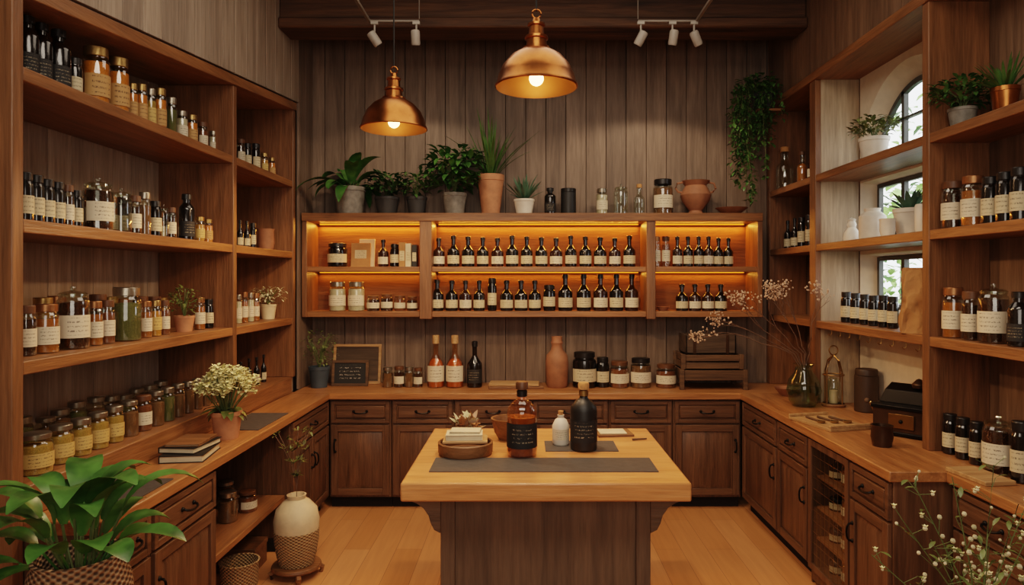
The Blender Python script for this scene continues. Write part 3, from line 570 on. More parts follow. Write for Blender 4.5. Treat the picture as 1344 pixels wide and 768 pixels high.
def bushy(h,n,rad,hh,ls,mat,zc=None,ymax=None,stems=10):
    g=Geo(); zc=zc or h+hh*.5
    for i in range(stems):
        a=U(0,6.28); q=rad*U(.3,.8); g.tube([(0,0,h*.85),(q*.4*math.cos(a),q*.4*math.sin(a),zc-.1*hh),(q*math.cos(a),q*math.sin(a)*(.6 if ymax is not None else 1),zc+hh*U(0,.4))],.0025,M_GST,4)
    for i in range(n):
        a=U(0,6.28); q=rad*R()**.5; zz=zc+hh*.5*U(-1,1)*math.sqrt(max(0,1-(q/rad)**2*.8)); y=q*math.sin(a)
        if ymax is not None: y=min(y,ymax)
        g.leaf((q*math.cos(a),y,zz),a+U(-.8,.8),U(-.4,.9),ls*U(.7,1.3),ls*.5,mat,U(.3,1.3),3,.25,(lambda q: Vector((q.x,min(q.y,ymax+.03),q.z))) if ymax is not None else None)
    return g
def spiky(h,n,L,w,mat,e=(.9,1.5),droop=.5,ymax=None):
    g=Geo()
    for i in range(n):
        az=U(0,6.28); g.leaf((.02*math.cos(az),.02*math.sin(az),h*.85),az,U(*e),L*U(.6,1.1),w,mat,droop*U(.2,1.6),7,.3,(lambda q: Vector((q.x,min(q.y,ymax),q.z))) if ymax is not None else None)
    return g
Y=5.60; s=Y/F; WHERE='on wall-mounted shelf'
plant('potted_plant','broad-leaved green plant in grey stoneware pot '+WHERE,xat(459,Y),Y,BT,.26,.22,M_GPOT,broad(.22,20,.34,.10,G5,(.1,1.3),1.6,.06,.14),taper=.8)
plant('potted_plant','dark leafy plant in small dark pot '+WHERE,xat(508,Y),Y,BT,.2,.14,M_DPOT,bushy(.14,150,.14,.20,.07,G2,ymax=.12))
plant('potted_plant','small green leafy plant in dark pot '+WHERE,xat(547,Y),Y,BT,.17,.14,M_DPOT,bushy(.14,120,.12,.22,.06,G1,ymax=.12))
plant('potted_plant','bushy dark green plant in grey pot '+WHERE,xat(597,Y),Y-.02,BT,.2,.17,M_GPOT,bushy(.17,270,.21,.38,.10,G5,ymax=.14))
plant('potted_plant','tall spiky grass plant in terracotta pot '+WHERE,xat(644,Y),Y,BT,.22,.32,M_TERRA,spiky(.32,48,.56,.016,G1,(.85,1.5),.5,.15),taper=.66)
plant('potted_plant','small aloe plant in white ceramic pot '+WHERE,xat(688,Y),Y-.02,BT,.17,.12,M_WPOT,spiky(.12,30,.22,.024,G4,(.3,1.5),.3,.15))
plant('potted_plant','wispy green plant in blue-grey pot on worktop',xat(419,5.55),5.55,.9,.17,.17,M_BPOT,bushy(.17,150,.15,.30,.03,G3,ymax=.18,stems=22))
Xr=2.2
def rp(px): return Xr*F/(px-690)
d=rp(1149); plant('potted_plant','leafy green plant in white pot before arched window',Xr-.01,d,RA,.18,.15,M_WPOT,bushy(.15,190,.13,.14,.045,G3))
plant('potted_plant','green succulent in wide white pot before window',2.235,3.98,RB_,.19,.16,M_WPOT,spiky(.16,34,.15,.035,G4,(.5,1.4),.3))
d=rp(1268)-.05; plant('potted_plant','fine-leaved fern in grey pot on shelf',Xr-.05,d,RA,.13,.10,M_GPOT,bushy(.10,260,.125,.15,.045,G1))
d=rp(1325); plant('potted_plant','spiky green plant in copper pot on shelf',Xr-.02,d,RA,.12,.13,M_COPPER,spiky(.13,50,.17,.013,G1,(.5,1.5),.5))
d=-1.93*F/(242-690); plant('potted_plant','small herb plant in terracotta pot on wall shelf',-1.93,d,ZC,.11,.09,M_TERRA,bushy(.09,110,.085,.17,.03,G3))
d=-1.93*F/(352-690); plant('potted_plant','white-flowering plant in cream pot on wall shelf',-1.93,d,ZC,.12,.11,M_CREAM,bushy(.11,160,.12,.14,.03,M_WHF))
def flowers():
    g=Geo()
    for i in range(46):
        a=U(0,6.28); q=.155*R()**.5; cz=.255+.11*math.sqrt(max(0,1-(q/.165)**2))*U(.3,1.1); c=Vector((q*math.cos(a),q*math.sin(a),cz))
        g.tube([(0,0,.1),(c.x*.5,c.y*.5,.2),tuple(c)],.003,M_GST,4)
        for k in range(46):
            v=Vector((U(-1,1),U(-1,1),U(-.6,1))).normalized()*.036*U(.7,1.1)
            p=c+v; g.leaf(p,U(0,6.28),U(-.5,1),.021,.021,M_FLW,.6,2,.2)
    for i in range(18):
        g.leaf((0,0,.14),U(0,6.28),U(0,.7),.14*U(.8,1.1),.045,G3,1.3,5)
    return g
plant('potted_flowers','cream hydrangea flowers in terracotta pot on worktop',-1.64,3.76,.9,.165,.15,M_TERRA,flowers(),cat='flowers')
book(-1.65,3.38,.9,.2,.28,.035,M_BLACKC,'closed black book lying on the oak worktop',math.radians(8),group='books on the worktop')
book(-1.66,3.40,.9355,.18,.25,.028,M_BLACKC,'smaller black book stacked on another book',math.radians(-5),group='books on the worktop')
book(-1.66,3.41,.964,.16,.23,.012,W_MID,'thin brown notebook on top of stacked books',math.radians(3),group='books on the worktop')
# large plant in basket on stool
PX,PY=-1.42,2.18
g=broad(.36,16,.27,.105,G5,(.95,1.5),1.9,.17,None,r0=.04)
g2=broad(.36,12,.22,.095,G5,(.4,.95),1.5,.10,None,r0=.05); g.add(g2.v,g2.f,G5)
bp=Geo(); bp.lathe([(0,0),(.11,0),(.14,.05),(.155,.15),(.15,.27),(.13,.35),(.135,.365),(.12,.365),(.115,.30),(0,.29)],M_WEAVE,36)
sg=Geo(); sg.lathe([(0,.30),(.115,.30),(.115,.28)],M_SOIL,16)
thing('potted_plant','large broad-leaved plant in woven rattan basket','plant',[('basket',bp.mesh('b')),('soil',sg.mesh('s')),('foliage',g.mesh('f'))],(PX,PY,.53))
g=Geo(); g.lathe([(0,.49),(.17,.49),(.175,.50),(.175,.525),(.17,.53),(0,.53)],W_MID,28); a=g.mesh('s'); lg=[]
for k in range(4):
    t=k*math.pi/2+.78; g=Geo(); g.tube([(.12*math.cos(t),.12*math.sin(t),.49),(.17*math.cos(t),.17*math.sin(t),0)],[.018,.014],W_MID,8); lg.append(('leg',g.mesh('l')))
thing('plant_stool','round wooden plant stool','stool',[('seat',a,.003)]+lg,(PX,PY,0))
# flowering plant
g=Geo()
for i in range(20):
    a=U(0,6.28); sp=U(.05,.36); hh=U(.5,1.02); p0=Vector((0,0,.36)); tip=Vector((sp*math.cos(a),sp*math.sin(a),.36+hh*.75)); mid=Vector((sp*.3*math.cos(a),sp*.3*math.sin(a),.36+hh*.45))
    g.tube([p0,mid,tip],[.0035,.0025,.0015],M_GST,4)
    for k in range(13):
        t=U(.3,1); q=mid.lerp(tip,(t-.4)/.6) if t>.4 else p0.lerp(mid,t/.4)
        b=q+Vector((U(-1,1),U(-1,1),U(0,1)))*.045; g.tube([q,b],.0012,M_GST,3)
        if R()<.45: g.leaf(b,U(0,6.28),U(-.2,1),.04,.016,G3,.6,3)
        else:
            g.ball(b,U(.005,.009),M_WHF,6,4)
            if R()<.4:
                for j in range(5): g.leaf(b,j*1.256,.9,.014,.011,M_FLW,.3,2)
for i in range(6):
    c=Vector((U(-.02,.3),U(-.12,.1),.36+U(.24,.36)))
    for k in range(150):
        v=Vector((U(-1,1),U(-1,1),U(-.6,1))).normalized()*.06*U(.7,1.1); g.leaf(c+v,U(0,6.28),U(-.5,1),.03,.026,M_FLW if k%4 else G3,.6,2,.2)
plant('flowering_plant','wispy plant with small cream buds in grey planter',1.47,2.22,0,.34,.40,M_GPOT,g,cat='plant')
# trailing plant
g=Geo(); 
for i in range(34):
    x0=U(-.14,.12); y0=U(-.14,.02); L=U(.4,1.0) if x0<.0 else U(.2,.5); p=Vector((x0*.4,y0*.5,.13)); pts=[tuple(p)]; q=p+Vector((x0*.9-.05,y0*.6,.05)); pts.append(tuple(q))
    n=int(L/.06)
    for k in range(n):
        q=q+Vector((U(-.02,.012),U(-.012,.01),-.06)); pts.append(tuple(q))
    g.tube(pts,.0018,M_GST,3)
    for pt in pts[1:]:
        for j in range(5): g.leaf(Vector(pt)+Vector((U(-.02,.02),U(-.02,.02),U(-.03,.03))),U(0,6.28),U(-.9,.4),.045,.024,G1,.7,3)
for i in range(150): g.leaf((U(-.15,.08),U(-.12,.1),.12+U(0,.16)),U(0,6.28),U(-.3,1),.05,.028,G1,.8,3)
br=Geo(); br.box(-.07,.14,-.10,.10,-.02,0,W_SHX)
plant('trailing_plant','trailing green vine hanging from pot on wall bracket',1.90,5.50,3.12,.18,.14,M_DPOT,g,extra=[('bracket',br.mesh('b'),.002)])
# dried flowers in glass vase
g=Geo(); g.lathe([(0,0),(.07,0),(.10,.04),(.115,.11),(.10,.18),(.06,.235),(.055,.27),(.07,.29)],GLG,28); v=g.mesh('v'); g=Geo(); g.lathe([(0,.005),(.065,.006),(.095,.04),(.108,.11),(.1,.13),(0,.13)],GLW,24); wv=g.mesh('w')
g=Geo()
def branch(p,d,L,r,dep):
    q=p+d*L; m=p+d*L*.5+Vector((U(-1,1),U(-1,1),U(-1,1)))*L*.06
    if q.x>.12: return
    g.tube([p,m,q],[r,r*.8,r*.6],M_STEM,5)
    if dep==0:
        for k in range(5):
            c=q+Vector((U(-1,1),U(-1,1),U(-1,1)))*.03
            g.ball(c,U(.004,.009),M_PINK,5,3)
        return
    for k in range(3 if dep<2 else 2):
        nd=(d+Vector((U(-1,.9),U(-.6,.6),U(-.6,.7)))*.48).normalized(); branch(m if k==2 else q,nd,L*.72,r*.68,dep-1)
for k in range(7):
    t=k/6; s0=Vector((U(-.02,.02),U(-.02,.02),.03)); neck=Vector((-.035+.05*t,U(-.02,.02),.28)); arc=neck+Vector((-.17+.17*t,U(-.06,0),.13)); g.tube([s0,neck,(neck+arc)/2+Vector((.02,0,.02)),arc],[.0055,.005,.0048,.0045],M_STEM,6)
    dd=Vector((-1.25+1.2*t,-.2+U(-.2,.1),.42+.5*t)).normalized(); branch(arc,dd,.17+.06*(1-t),.0042,3)
thing('dried_flower_vase','dried beige sprigs in green glass vase on worktop','vase',[('vase_body',v),('water',wv),('branches',g.mesh('b'))],(xat(1055,4.72),4.72,.9))
# ------------------------------------------------------------------ right side jars
def rrow(items,z,where,group,X=2.17):
    for px,wp,hp,k in items:
        d=X*F/(px-690); w=min(wp*d/F,.15); h=hp*d/F; put(k,X,d,z,w,h,where,group,-math.radians(55)+U(-.1,.1))
rrow([(1030,22,56,'clrbot'),(1053,14,42,'ambbot'),(1066,12,40,'brbot')],RA,'in high corner bay','bottles in the corner bay',2.13)
rrow([(1026,10,40,'brbot'),(1034,10,38,'dkbot'),(1043,10,40,'dkbot'),(1052,10,40,'dkjar'),(1062,10,42,'dkjar')],RB_,'in middle corner bay','bottles in the corner bay')
rrow([(1111,14,40,'dkjar'),(1123,13,40,'dkjar'),(1135,13,40,'dkjar'),(1147,14,40,'dkjar'),(1160,14,42,'dkjar'),(1172,14,42,'dkjar')],RC,'on low window shelf','dark jars before the window')
rrow([(1251,28,62,'brjar'),(1277,28,66,'ambjar'),(1300,22,62,'dkjar'),(1319,22,66,'dkjar'),(1338,22,70,'dkjar')],RB_,'on middle window-side shelf','jars on the near middle shelf',2.12)
rrow([(1251,26,66,'ambjar'),(1275,24,64,'brjar'),(1304,36,78,'drkbig'),(1337,26,72,'blkbot')],RC,'on low window-side shelf','jars on the near low shelf',2.12)
rrow([(1247,18,52,'dkjar'),(1264,18,54,'dkjar'),(1282,18,56,'dkjar'),(1311,38,76,'drkbig'),(1340,24,80,'dkjar')],.9,'on oak worktop','dark jars on the worktop',2.12)
def cer(px,prof,label,name,cat,mat=M_WPOT,X=2.2,z=RB_,seg=24,**k):
    g=Geo(); g.lathe(prof,mat,seg); return thing(name,label,cat,[('v',g.mesh('v'))],(X,X*F/(px-690),z+.0005),**k)
cer(1118,[(0,0),(.05,0),(.055,.03),(.045,.07),(.025,.10),(.03,.12),(.022,.14),(.027,.155),(0,.17)],'small white lidded ceramic bottle on shelf','ceramic_bottle','bottle')
cer(1145,[(0,0),(.075,0),(.08,.02),(.08,.15),(.06,.17),(.045,.18),(.05,.2),(0,.205)],'large white ceramic jar on shelf before window','ceramic_jar','jar')
cer(1165,[(0,0),(.035,0),(.042,.03),(.042,.09),(.046,.10),(.038,.1),(0,.02)],'small pale stone cup on shelf before window','ceramic_cup','cup',X=2.09)
cer(1213,[(0,0),(.04,0),(.045,.02),(.045,.14),(.04,.15),(0,.15)],'tall white candle on shelf before window','pillar_candle','candle',X=2.12)
def bag(w,dp,h):
    # square-sided bag: gusseted body, pinched and rolled-over top
    g=Geo(); vs=[];fs=[]; rows=12; per=32; ph=[U(0,6.28) for _ in range(6)]
    for r in range(rows+1):
        t=r/rows; kx=1-.62*max(0,t-.62)/.38; ky=1+.04*math.sin(t*6+1)-.06*max(0,t-.62)/.38
        for k in range(per):
            a=2*math.pi*k/per; c,s_=math.cos(a),math.sin(a); e=.32
            cr=.006*math.sin(3*a+ph[0]+t*6)+.004*math.sin(8*a+ph[1]-t*14)+U(-.003,.003)
            if r==0: cr=0
            x=math.copysign(abs(c)**e,c)*(w/2*kx+cr); y=math.copysign(abs(s_)**e,s_)*(dp/2*ky+cr); vs.append((x,y,t*h+(U(-.004,.004)*t if r else 0)))
    for r in range(rows):
        for k in range(per):
            j=(k+1)%per; fs.append((r*per+k,r*per+j,(r+1)*per+j)); fs.append((r*per+k,(r+1)*per+j,(r+1)*per+k))
    fs.append(tuple(range(per))[::-1]); g.add(vs,fs,M_BAG)
    g.box(-w*.2,w*.2,-dp*.46,dp*.46,h-.045,h+.004,M_BAG)
    me=g.mesh('bag'); me.set_sharp_from_angle(angle=math.radians(25)); return me
thing('paper_bag','crumpled brown kraft paper bag on the low shelf','bag',[('b',bag(.19,.20,.35))],(2.155,3.72,RC),math.radians(55))
hkm=None
for k in range(9):
    g=Geo(); g.tube([(0,0,0),(0,0,-.03),(-.012,0,-.042),(-.022,0,-.03)],.003,L_GLD,5); me=hkm or g.mesh('hook'); hkm=me
    thing('cup_hook','small brass hook screwed under the low shelf','hook',[('h',me)],(RX+.03,3.62+k*.13,RC-T),group='cup hooks')
def rc(px,py): 
    d=.865*F/(py-368); return xat(px,d),d
x,d=rc(1094,533); g=Geo(); g.lathe([(0,.0),(.075,0),(.08,.012),(.07,.02)],W_MID,24); b=g.mesh('b')
g=Geo(); 
for k in range(4):
    q=k*math.pi/2+.5; cx,sy_=math.cos(q),math.sin(q); g.tube([(.068*cx,.068*sy_,.015),(.068*cx,.068*sy_,.22),(.045*cx,.045*sy_,.29),(0,0,.325)],.005,M_BRSS)
g.tube([(.068*math.cos(t*math.pi/8),.068*math.sin(t*math.pi/8),.2) for t in range(17)],.004,M_BRSS)
g.tube([(.03*math.cos(t*math.pi/8),0,.355+.03*math.sin(t*math.pi/8)) for t in range(-4,13)],.004,M_BRSS); h=g.mesh('h')
g=Geo(); g.lathe([(.04,.02),(.045,.03),(.045,.15),(.03,.18)],GL,20); c=g.mesh('c')
g=Geo(); g.lathe([(0,.02),(.028,.02),(.028,.10),(0,.105)],M_CREAM,16); k=g.mesh('k')
thing('brass_lantern','upright brass frame lantern with ring handle','lantern',[('base',b),('glass_chimney',c),('metal_frame',h),('candle',k)],(x,d,.9),0,(1,1,1.08))
x,d=rc(1133,543); put('brcan',x+.06,d+.08,.9,.15,.28,'on oak worktop','canisters',0)
g=Geo(); g.box(-.19,.19,-.14,.14,0,.018,W_LT); g.box(-.19,-.175,-.14,.14,.018,.035,W_LT); g.box(.175,.19,-.14,.14,.018,.035,W_LT); thing('wooden_tray','pale wooden tray lying on the oak worktop','tray',[('t',g.mesh('t'),.003)],(1.82,4.12,.9),math.radians(-75))
for k in range(3):
    g=Geo(); g.tube([(-.1,0,.008),(0,0,.008),(.03,0,.01)],[.008,.006,.005],W_OLD,8); a=g.mesh('h'); g=Geo(); g.lathe([(0,0),(.022,.004),(.026,.012),(.02,.012),(0,.006)],L_GLD,14,(.05,0,.0)); thing('measuring_scoop','small brass scoop with dark handle on tray','scoop',[('handle',a),('bowl',g.mesh('b'))],(1.82+.075*(k-1),4.12,.9185),math.radians(-80+4*k),group='scoops on the tray')
# vintage bronze box machine with side crank
g=Geo(); g.box(-.14,.14,-.10,.10,.012,.15,M_BRNZ)
for sx in (-.12,.12):
    for sy in (-.08,.08): g.ball((sx,sy,.012),.012,M_BLKM)
g.box(-.148,.148,-.108,.108,.135,.155,M_BLKM); g.box(-.148,.148,-.108,.108,.008,.025,M_BLKM); a=g.mesh('b')
g=Geo(); g.add([(-.14,-.02,.155),(.14,-.02,.155),(.14,.10,.155),(-.14,.10,.155),(-.12,.0,.22),(.12,.0,.22),(.12,.08,.25),(-.12,.08,.25)],[(0,3,2,1),(4,5,6,7),(0,1,5,4),(1,2,6,5),(2,3,7,6),(3,0,4,7)],M_BLKM)
g.lathe([(0,.235),(.03,.235),(.034,.255),(.012,.28),(0,.285)],M_BRNZ,16,(.03,.04,0)); b=g.mesh('l')
g=Geo(); g.tube([(-.14,0,.10),(-.175,0,.10),(-.175,-.05,.15)],.006,L_GLD,8); g.ball((-.19,-.05,.155),.014,W_OLD); c=g.mesh('k'); g=Geo(); g.box(-.06,.06,-.109,-.10,.045,.115,M_BRSS); g.ball((0,-.112,.08),.01,M_BLKM); d_=g.mesh('c')
thing('vintage_machine','antique bronze box machine with crank on worktop','machine',[('body',a,.004),('lid',b,.003),('crank',c),('front_plate',d_,.001)],(2.15,3.84,.9),math.radians(-50),(1.1,1.1,1.1))
g=Geo(); g.lathe([(0,0),(.045,0),(.055,.05),(.05,.1),(.055,.11),(.045,.11),(.04,.04),(0,.02)],M_BRNZ,20); thing('small_pot','small dark bronze pot on the oak worktop','pot',[('p',g.mesh('p'))],(1.86,3.58,.9))
g=Geo(); g.box(-.07,.07,-.12,.12,0,.02,W_LT); thing('cutting_board','small pale wooden board lying on the worktop','board',[('b',g.mesh('b'),.003)],(1.985,3.0,.9),.1)
g=Geo(); g.lathe([(0,0),(.05,0),(.1,.06),(.095,.06),(.045,.01),(0,.01)],M_TERRA2,20); thing('clay_bowl','brown clay bowl on the worktop by corner','bowl',[('b',g.mesh('b'))],(1.97,5.15,.9))
for z in [.09]+rz:
    for k in range(3):
        put('ambjar' if k%2 else 'dkbot',1.78,3.62+k*.15,z,.085,.13,'inside glazed cabinet','bottles in the cabinet',-1.2)
for k,(xx,yy,kk,h) in enumerate(((-1.72,3.96,'spcjar',.17),(-1.68,4.14,'redjar',.12),(-1.84,4.2,'spcknob',.16))): put(kk,xx,yy,.375,.11,h,'on shelf under worktop','jars under the worktop',1)
g=Geo(); g.box(-.12,.12,-.1,.1,0,.14,W_MID); g.box(-.125,.125,-.105,.105,.12,.15,W_MID); thing('wooden_box','small wooden box on the floor under worktop','box',[('b',g.mesh('b'),.003)],(-1.75,4.22,0))
g=Geo(); g.lathe([(0,0),(.085,0),(.1,.05),(.105,.17),(.11,.18),(.1,.18),(.092,.06),(0,.02)],M_WEAVE2,32); thing('woven_basket','small round jute basket on the floor','basket',[('b',g.mesh('b'))],(-1.62,3.88,0))
g=Geo(); g.lathe([(.10,.24),(.135,.27),(.14,.33),(.125,.40),(.08,.45),(.055,.465),(.06,.49),(.05,.49),(.045,.46),(0,.43)],M_CREAM,32); a=g.mesh('a'); g=Geo(); g.lathe([(0,.06),(.105,.06),(.12,.12),(.135,.2),(.138,.27),(.13,.28)],M_WEAVE2,40); b=g.mesh('b')
g=Geo()
for k in range(9):
    a_=U(0,6.28); pts=[(0,0,.44)]; q=Vector((0,0,.44))
    for j in range(5): q=q+Vector((math.cos(a_)*.018*j*.7,math.sin(a_)*.018*j*.7,.085)); pts.append(tuple(q))
    g.tube(pts,.002,M_STEM,4)
    for pt in pts[2:]:
        for j in range(4): g.leaf(pt,U(0,6.28),U(0,1),.045,.012,G3,.5,2)
thing('floor_vase','two-tone cream and woven vase with thin sprigs','vase',[('vase_body',a),('woven_base',b),('sprigs',g.mesh('s'))],(-1.37,4.10,.02),0,(.95,.95,.95))
g=Geo(); g.lathe([(0,.05),(.14,.05),(.145,.06),(.14,.075),(0,.075)],W_MID,28); a=g.mesh('a'); lg=[]
for k in range(4):
    t=k*math.pi/2+.4; g=Geo(); g.tube([(.11*math.cos(t),.11*math.sin(t),.055),(.15*math.cos(t),.15*math.sin(t),.03),(.14*math.cos(t),.14*math.sin(t),0)],[.016,.016,.012],W_MID,7); lg.append(('leg',g.mesh('l')))
thing('plant_stand','low round wooden stand with four curved feet','stand',[('stand_top',a,.002)]+lg,(-1.37,4.10,0))
# towel hanging beside island
g=Geo(); vs=[];fs=[]
for i in range(9):
    for j in range(13): vs.append((.012*math.sin(i*1.3+j*.5),-.09+.18*i/8+.01*math.sin(j*.9),.0-.50*j/12))
for i in range(8):
    for j in range(12): fs.append((i*13+j,i*13+j+1,(i+1)*13+j+1,(i+1)*13+j))
g.add(vs,fs,M_PAPER); me=g.mesh('c')
thing('tea_towel','cream linen towel hanging on the island side','towel',[('c',me)],(bx1+.075,3.45,.70))
# ------------------------------------------------------------------ island objects
x=xat(611,3.42); g=Geo(); g.lathe([(0,0),(.125,0),(.135,.012),(.137,.06),(.13,.065),(.125,.06),(.122,.018),(0,.018)],W_MID,36); thing('round_tray','round wooden bowl tray on the oak island','tray',[('t',g.mesh('t'))],(x,3.42,.9))
g=Geo(); g.box(-.11,.11,-.075,.075,0,.012,W_LT); thing('wooden_board','pale wooden board resting across a round tray','board',[('t',g.mesh('t'),.003)],(x,3.42,.9655),.05)
book(x-.005,3.42,.978,.18,.12,.028,M_PAPER,'small cream notebook lying on a pale board',.05,group='cream booklets')
book(x,3.43,1.0065,.15,.10,.012,M_PAPER,'thin cream booklet on top of a notebook',-.04,group='cream booklets')
g=Geo()
for k in range(70):
    a_=U(0,6.28); g.leaf((U(-.04,.04),U(-.03,.03),.02+U(0,.06)),a_,U(.2,1.4),.09*U(.6,1.1),.035,M_KRAFT if k%3==0 else M_WHF if k%3==1 else M_PINK,U(-.4,.9),4,.4)
g.lathe([(0,0),(.06,0),(.075,.03),(.07,.03),(0,.02)],M_WPOT,20); thing('dried_herb_bundle','dried herbs piled in a small pale dish','herbs',[('h',g.mesh('h'))],(xat(613,3.78),3.78,.9))
x=xat(661,3.74); g=Geo(); g.lathe([(0,0),(.055,0),(.08,.04),(.095,.10),(.1,.115),(.09,.115),(.07,.04),(0,.015)],W_MID,32); thing('wooden_bowl','small turned wooden bowl on the oak island','bowl',[('b',g.mesh('b'))],(x+.03,3.74,.9))
def bigbot(bodymat,content,glassm,labm,stop,coll):
    pr=[(0,0),(.066,0),(.073,.006),(.074,.02),(.074,.21),(.07,.232),(.045,.262),(.026,.275),(.022,.285),(.022,.325)]
    ps=[('glass_body',L1(pr,glassm or bodymat,32))]
    if content: ps.append(('contents',L1([(0,.008),(.068,.01),(.070,.02),(.070,.19),(0,.19)],content,28)))
    ps.append(('neck_collar',L1([(.0225,.288),(.026,.29),(.026,.318),(.0225,.32)],coll,20)))
    ps.append(('stopper',L1([(.02,.322),(.03,.325),(.031,.355),(.026,.362),(0,.362)],stop,20)))
    ps.append(('paper_label',strip(.0755,.045,.165,labm,165))); return ps
thing('liquor_bottle','large amber liquor bottle with black label','bottle',bigbot(None,C_LIQ,GLA,LB_K,L_BRN,L_BLK),(xat(685,3.38),3.38,.9045),.05)
thing('black_bottle','matte black bottle with cork stopper on runner','bottle',bigbot(D_MBLK,None,None,LB_K,M_ORC,L_GLD),(xat(766,3.50),3.50,.9045),-.05,(.92,.92,.94))
g=Geo(); g.lathe([(0,0),(.038,0),(.045,.01),(.045,.10),(.03,.13),(.016,.14),(.018,.155),(.012,.155)],M_WPOT,24); a=g.mesh('a'); g=Geo(); g.lathe([(.012,.148),(.014,.175),(0,.177)],M_ORC,14)
thing('ceramic_bottle','small white ceramic bottle with stopper on runner','bottle',[('bottle_body',a),('stopper',g.mesh('s')),('paper_label',strip(.0458,.03,.085,LB_W,140))],(xat(736,3.60),3.60,.9045))
g=Geo(); g.box(-.1,.1,-.08,.08,0,.012,W_MID); a=g.mesh('a'); thing('clipboard','small wooden board lying on the oak island','board',[('a',a,.002)],(xat(805,3.86),3.86,.9),.1)
g=Geo(); g.box(-.075,.075,-.06,.06,0,.004,M_PAPER); thing('note_card','cream paper card lying on a wooden board','paper',[('a',g.mesh('a'))],(xat(803,3.86),3.86,.9125),.05)
g=Geo(); g.tube([(-.02,0,.006),(.06,.02,.006)],[.006,.004],W_OLD,7); thing('wooden_pen','dark wooden pen lying on the oak island','pen',[('a',g.mesh('a'))],(xat(835,3.70),3.70,.9))
# ------------------------------------------------------------------ lamps and added fill lights
def pendant(px,d,zr,sc,label):
    x=xat(px,d)
    g=Geo(); g.lathe([(.2,.0),(.206,.004),(.203,.014),(.197,.022),(.188,.06),(.165,.11),(.125,.155),(.085,.18),(.06,.188)],M_COPPER,48)
    g.lathe([(.055,.184),(.085,.174),(.122,.148),(.161,.105),(.183,.058),(.193,.02),(.2,.0)],M_COPIN,48); sh=g.mesh('s')
    g=Geo(); g.lathe([(.068,.185),(.07,.195),(.052,.20),(.05,.235),(.058,.24),(.058,.252),(.04,.26),(.036,.30),(.044,.305),(.044,.315),(.02,.325),(.016,.345),(0,.35)],M_COPPER,28)
    g.tube([(.022*math.cos(t*.5236),0,.365+.022*math.sin(t*.5236)) for t in range(13)],.005,M_COPPER,6); cp=g.mesh('c')
    g=Geo(); g.tube([(0,0,.38),(0,0,(CZ-zr)/sc)],.005,M_CORD,6); cd=g.mesh('c'); g=Geo(); g.ball((0,0,.045),.036,M_BULB,20,12); bl=g.mesh('b')
    thing('pendant_lamp',label,'lamp',[('lamp_shade',sh),('socket_cap',cp),('cord',cd),('bulb',bl,0,'glowing round warm bulb')],(x,d,zr),0,(sc,)*3,'brass pendant lamps')
    return x
def light(ty,loc,e,col,size=.1,sy=None,rot=(0,0,0)):
    l=bpy.data.lights.new('lamp_or_fill_light',ty); l.energy=e; l.color=col
    if ty=='AREA':
        l.size=size
        if sy: l.shape='RECTANGLE'; l.size_y=sy
    else: l.shadow_soft_size=size
    o=bpy.data.objects.new('lamp_or_fill_light',l); C.objects.link(o); o.location=loc; o.rotation_euler=rot; return o
x1=pendant(704,3.4,2.72,1.0,'large brass dome pendant lamp above the island'); x2=pendant(517,4.1,2.667,.97,'brass dome pendant lamp on thin black cord')
WARM=(1,.64,.36)
for xx,yy,zz,e in ((x1,3.4,2.71,60),(x2,4.1,2.66,50)):
    light('SPOT',(xx,yy,zz-.02),e,WARM,.05).data.spot_size=math.radians(155)
    light('POINT',(xx,yy,zz+.02),1.8,WARM,.03)
for X0_,X1_ in ((-1.09,-.74),(1.19,.78)):
    g=Geo(); g.box(X0_-.01,X0_+.01,3.3,4.78,3.56,3.58,M_RAIL); g.box(min(X0_,X1_),max(X0_,X1_),4.76,4.78,3.56,3.575,M_RAIL); g.tube([(X0_,3.6,3.58),(X0_,3.6,CZ)],.006,M_RAIL); g.tube([(X1_,4.765,3.58),(X1_,4.765,CZ)],.004,M_RAIL)
    thing('track_rail','grey metal lighting track hung below ceiling','track',[('t',g.mesh('t'),.002)],group='lighting tracks')
g=Geo(); g.lathe([(0,.0),(.027,0),(.031,.01),(.031,.09),(.026,.10),(0,.105)],M_WHITE,20); g.lathe([(0,-.001),(.024,-.001)],M_DARK,16); hd=g.mesh('h')
g=Geo(); g.tube([(0,0,0),(0,0,.09)],.007,M_WHITE,8); g.box(-.025,.025,-.012,.012,.085,.105,M_WHITE); am=g.mesh('a')
for px,xx,tx,tz in ((493,-1.05,.9,-.6),(556,-.76,0,0),(827,.80,.5,.5),(885,1.02,.1,.1),(919,1.17,-.6,-.5)):
    r=bpy.data.objects.new('track_spotlight',None); C.objects.link(r); r.location=(xx,4.765,3.457); r['label']='white metal spotlight hanging from lighting track'; r['category']='spotlight'; r['group']='track spotlights'
    mkobj('arm',am,r); h=mkobj('lamp_head',hd,r); h.rotation_euler=(.3,tz,0); h.location=(-.06*math.sin(tz),-.02,-.065)
    light('SPOT',(xx,4.70,3.33),11,(1,.75,.52),.04,rot=(math.radians(25),0,0)).data.spot_size=math.radians(110)
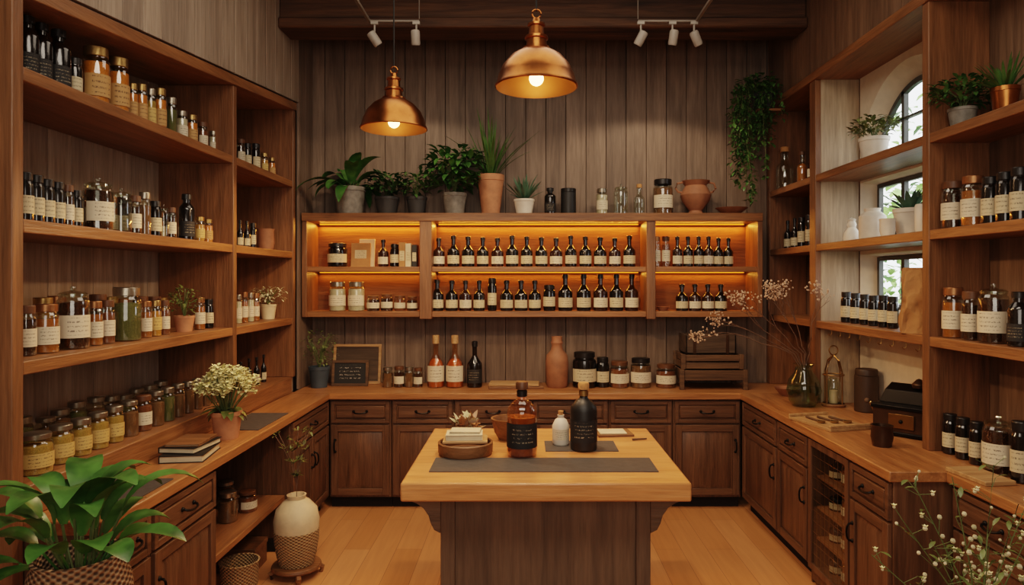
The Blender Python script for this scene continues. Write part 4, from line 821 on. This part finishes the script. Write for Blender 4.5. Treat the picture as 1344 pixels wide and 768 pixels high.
OR=(1,.36,.055)
for a,b in ((ax[0]+.06,ax[1]-.02),(ax[2]+.02,ax[3]-.02),(ax[4]+.02,ax[5]-.06)):
    for z,e in ((BT-.08,6.8),(BM-.055,2.4)):
        light('AREA',((a+b)/2,5.757,z),e*(b-a),OR,b-a,.015,(math.radians(-14),0,0))
light('AREA',(0.1,1.2,3.85),80,(1,.86,.71),2.6,1.6,(math.radians(18),0,0))  # added fill under the ceiling near the camera, no fixture
light('AREA',(0.1,3.6,3.86),26,(1,.83,.66),2.4,1.6,(0,0,0))  # second added ceiling fill over the island, no fixture
light('AREA',(0.1,-.9,2.2),42,(1,.88,.75),2.5,1.5,(math.radians(85),0,0))  # added unseen fill behind the camera, facing into the room
# outside
g=Geo()
for k in range(1900):
    c=Vector((U(-1,1),U(-1,1),U(-1,1)))
    if c.length>1: continue
    g.leaf((c.x*.9,c.y*2.0,2.4+c.z*1.8),U(0,6.28),U(-.8,.8),.17,.10,G6 if k%4 else G1,.6,3)
g.tube([(0,0,0),(.05,.1,1.4),(0,0,2.8)],[.09,.07,.04],M_STEM,8)
thing('garden_tree','leafy green tree standing outside the window','tree',[('t',g.mesh('t'))],(5.2,9.4,0))
w=bpy.data.worlds.new('w'); bpy.context.scene.world=w; w.use_nodes=True; bg=w.node_tree.nodes['Background']; bg.inputs[0].default_value=(.96,.97,1,1); bg.inputs[1].default_value=4.0
g=Geo(); g.box(2.9,12,-4,14,-.1,0,G2); o=thing('garden_lawn','green lawn outside the window','lawn',[('l',g.mesh('l'))]); o['kind']='structure'
# camera
cam=bpy.data.cameras.new('camera'); co=bpy.data.objects.new('camera',cam); C.objects.link(co); co.location=(0,0,H); co.rotation_euler=(math.radians(90),0,0)
cam.sensor_width=36; cam.lens=36*F/1344; cam.shift_x=-18/1344; cam.shift_y=-16/1344; cam.clip_start=.05
bpy.context.scene.camera=co
vs=bpy.context.scene.view_settings; vs.view_transform='Filmic'
try: vs.look='Medium High Contrast'
except Exception: pass
